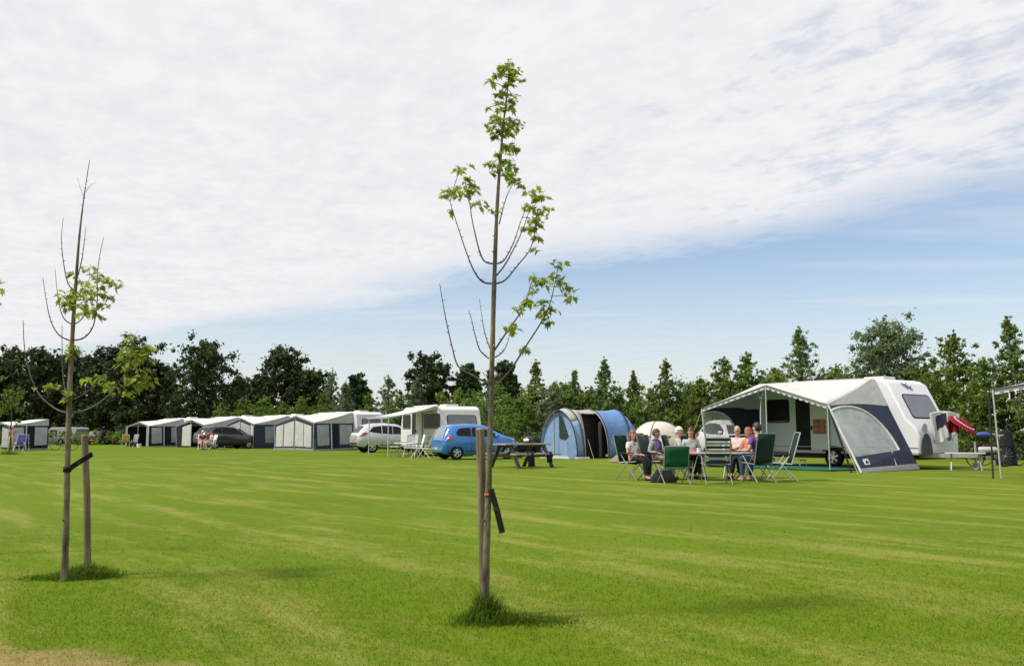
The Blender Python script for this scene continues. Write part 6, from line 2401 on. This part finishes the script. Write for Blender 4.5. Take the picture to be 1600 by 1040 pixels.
def tie(label, pts, Y, w, loop=None):
    """flat rubber tree tie"""
    t = empty('tree_tie', P(*pts[0], Y[0]), 0, label, 'tree tie')
    o = t.location.copy()
    q = [P(x, y, yy) - o for (x, y), yy in zip(pts, Y)]
    b = MB()
    for i in range(len(q) - 1):
        b.bar(q[i], q[i + 1], 0.010, w, (0, 0, 1) if abs((q[i + 1] - q[i]).normalized().z) < 0.8 else (1, 0, 0))
    b.build('strap', M_RUBBER, t, bevel=0.002)
    if loop:
        c, r = loop
        lp = MB()
        rows = [[(c.x - o.x + r * math.cos(a), c.y - o.y + r * math.sin(a), c.z - o.z + z) for a in [2 * PI * k / 20 for k in range(20)]] for z in (-w / 2, w / 2)]
        lp.grid(rows, True)
        lp.build('loop', M_RUBBER, t, smooth=60, solid=0.004)
    bk_ = MB()
    bk_.box(q[0] * 0.55 + q[-1] * 0.45 + Vector((0, -0.008, 0)), (0.03, 0.012, 0.022))
    bk_.build('buckle', M_CHAS, t)
    return t


tie('black rubber tie stretched between the left maple and its stake', [(104, 735), (120, 724), (144, 709)], [6.60, 6.68, 6.80], 0.038, (P(105, 733, 6.62), 0.026))
tie('black rubber tie hanging loose and slanting from the middle maple', [(767, 764), (776, 795), (785, 832)], [5.19, 5.17, 5.16], 0.034)
rb = MB()
cq = P(763, 773, 5.22)
rb.grid([[(cq.x + 0.0215 * math.cos(a), cq.y + 0.0215 * math.sin(a), cq.z + z) for a in [2 * PI * k / 20 for k in range(20)]] for z in (-0.009, 0.009)], True)
rbo = rb.build('tree_band', mat('red_tape', (0.34, 0.05, 0.03), 0.6, 0.3, 40), None, smooth=60, solid=0.004)
tag(rbo, 'thin red band tied round the trunk of the middle maple', 'band')


# long uncut grass round the stems
def tuft(base, n, rad, hgt, label, offs=(0, 0), sx=1.0):
    x = rng.normal(0, rad, n) * sx + offs[0]
    y = rng.normal(0, rad * 0.75, n) + offs[1]
    dist = np.sqrt((x / sx) ** 2 + y ** 2) / rad
    h = hgt * rng.uniform(0.35, 1.1, n) * np.clip(1.15 - dist * 0.36, 0.15, 1)
    ang = rng.uniform(0, 2 * PI, n)
    w = rng.uniform(0.0016, 0.0042, n)
    la = rng.uniform(0, 2 * PI, n)
    lean = rng.uniform(0.1, 0.75, n)
    b0 = np.stack([x, y, np.zeros(n)], 1)
    side = np.stack([np.cos(ang) * w, np.sin(ang) * w, np.zeros(n)], 1)
    midp = b0 + np.stack([np.cos(la) * lean * h * 0.35, np.sin(la) * lean * h * 0.35, h * 0.62], 1)
    tip = b0 + np.stack([np.cos(la) * lean * h, np.sin(la) * lean * h, h * (1 - 0.25 * lean)], 1)
    v = np.concatenate([np.stack([b0 - side, b0 + side, midp + side * 0.8, midp - side * 0.8], 1), np.stack([midp - side * 0.8, midp + side * 0.8, tip, tip], 1)])
    o = quads_object('tall_grass', v, leafmat('tall_grass_blades', (0.055, 0.110, 0.006), (0.140, 0.215, 0.016), 0.5, 8.0))
    o.location = base
    tag(o, label, 'grass', kind='stuff')


tuft(GX(758, 5.22), 700, 0.050, 0.21, 'dark tuft of long grass round the foot of the middle maple')
tuft(GX(742, 5.16), 380, 0.070, 0.11, 'lower ragged tuft in front left of the middle maple')
tuft(GX(778, 5.18), 420, 0.065, 0.13, 'lower ragged tuft in front right of the middle maple')
tuft(GX(805, 5.2), 1300, 0.10, 0.05, 'low darker grass spreading right of the middle maple', (0.08, 0), 1.7)
tuft(GX(138, 6.82), 1500, 0.085, 0.12, 'dark tuft of long grass round the stake of the left maple', (0.0, -0.03), 1.5)
tuft(GX(88, 6.7), 800, 0.08, 0.05, 'short darker grass at the foot of the left maple', (0, 0), 2.0)
tuft(GX(14, 47.3), 900, 0.30, 0.28, 'dark grass clump at the foot of the small tree far left')
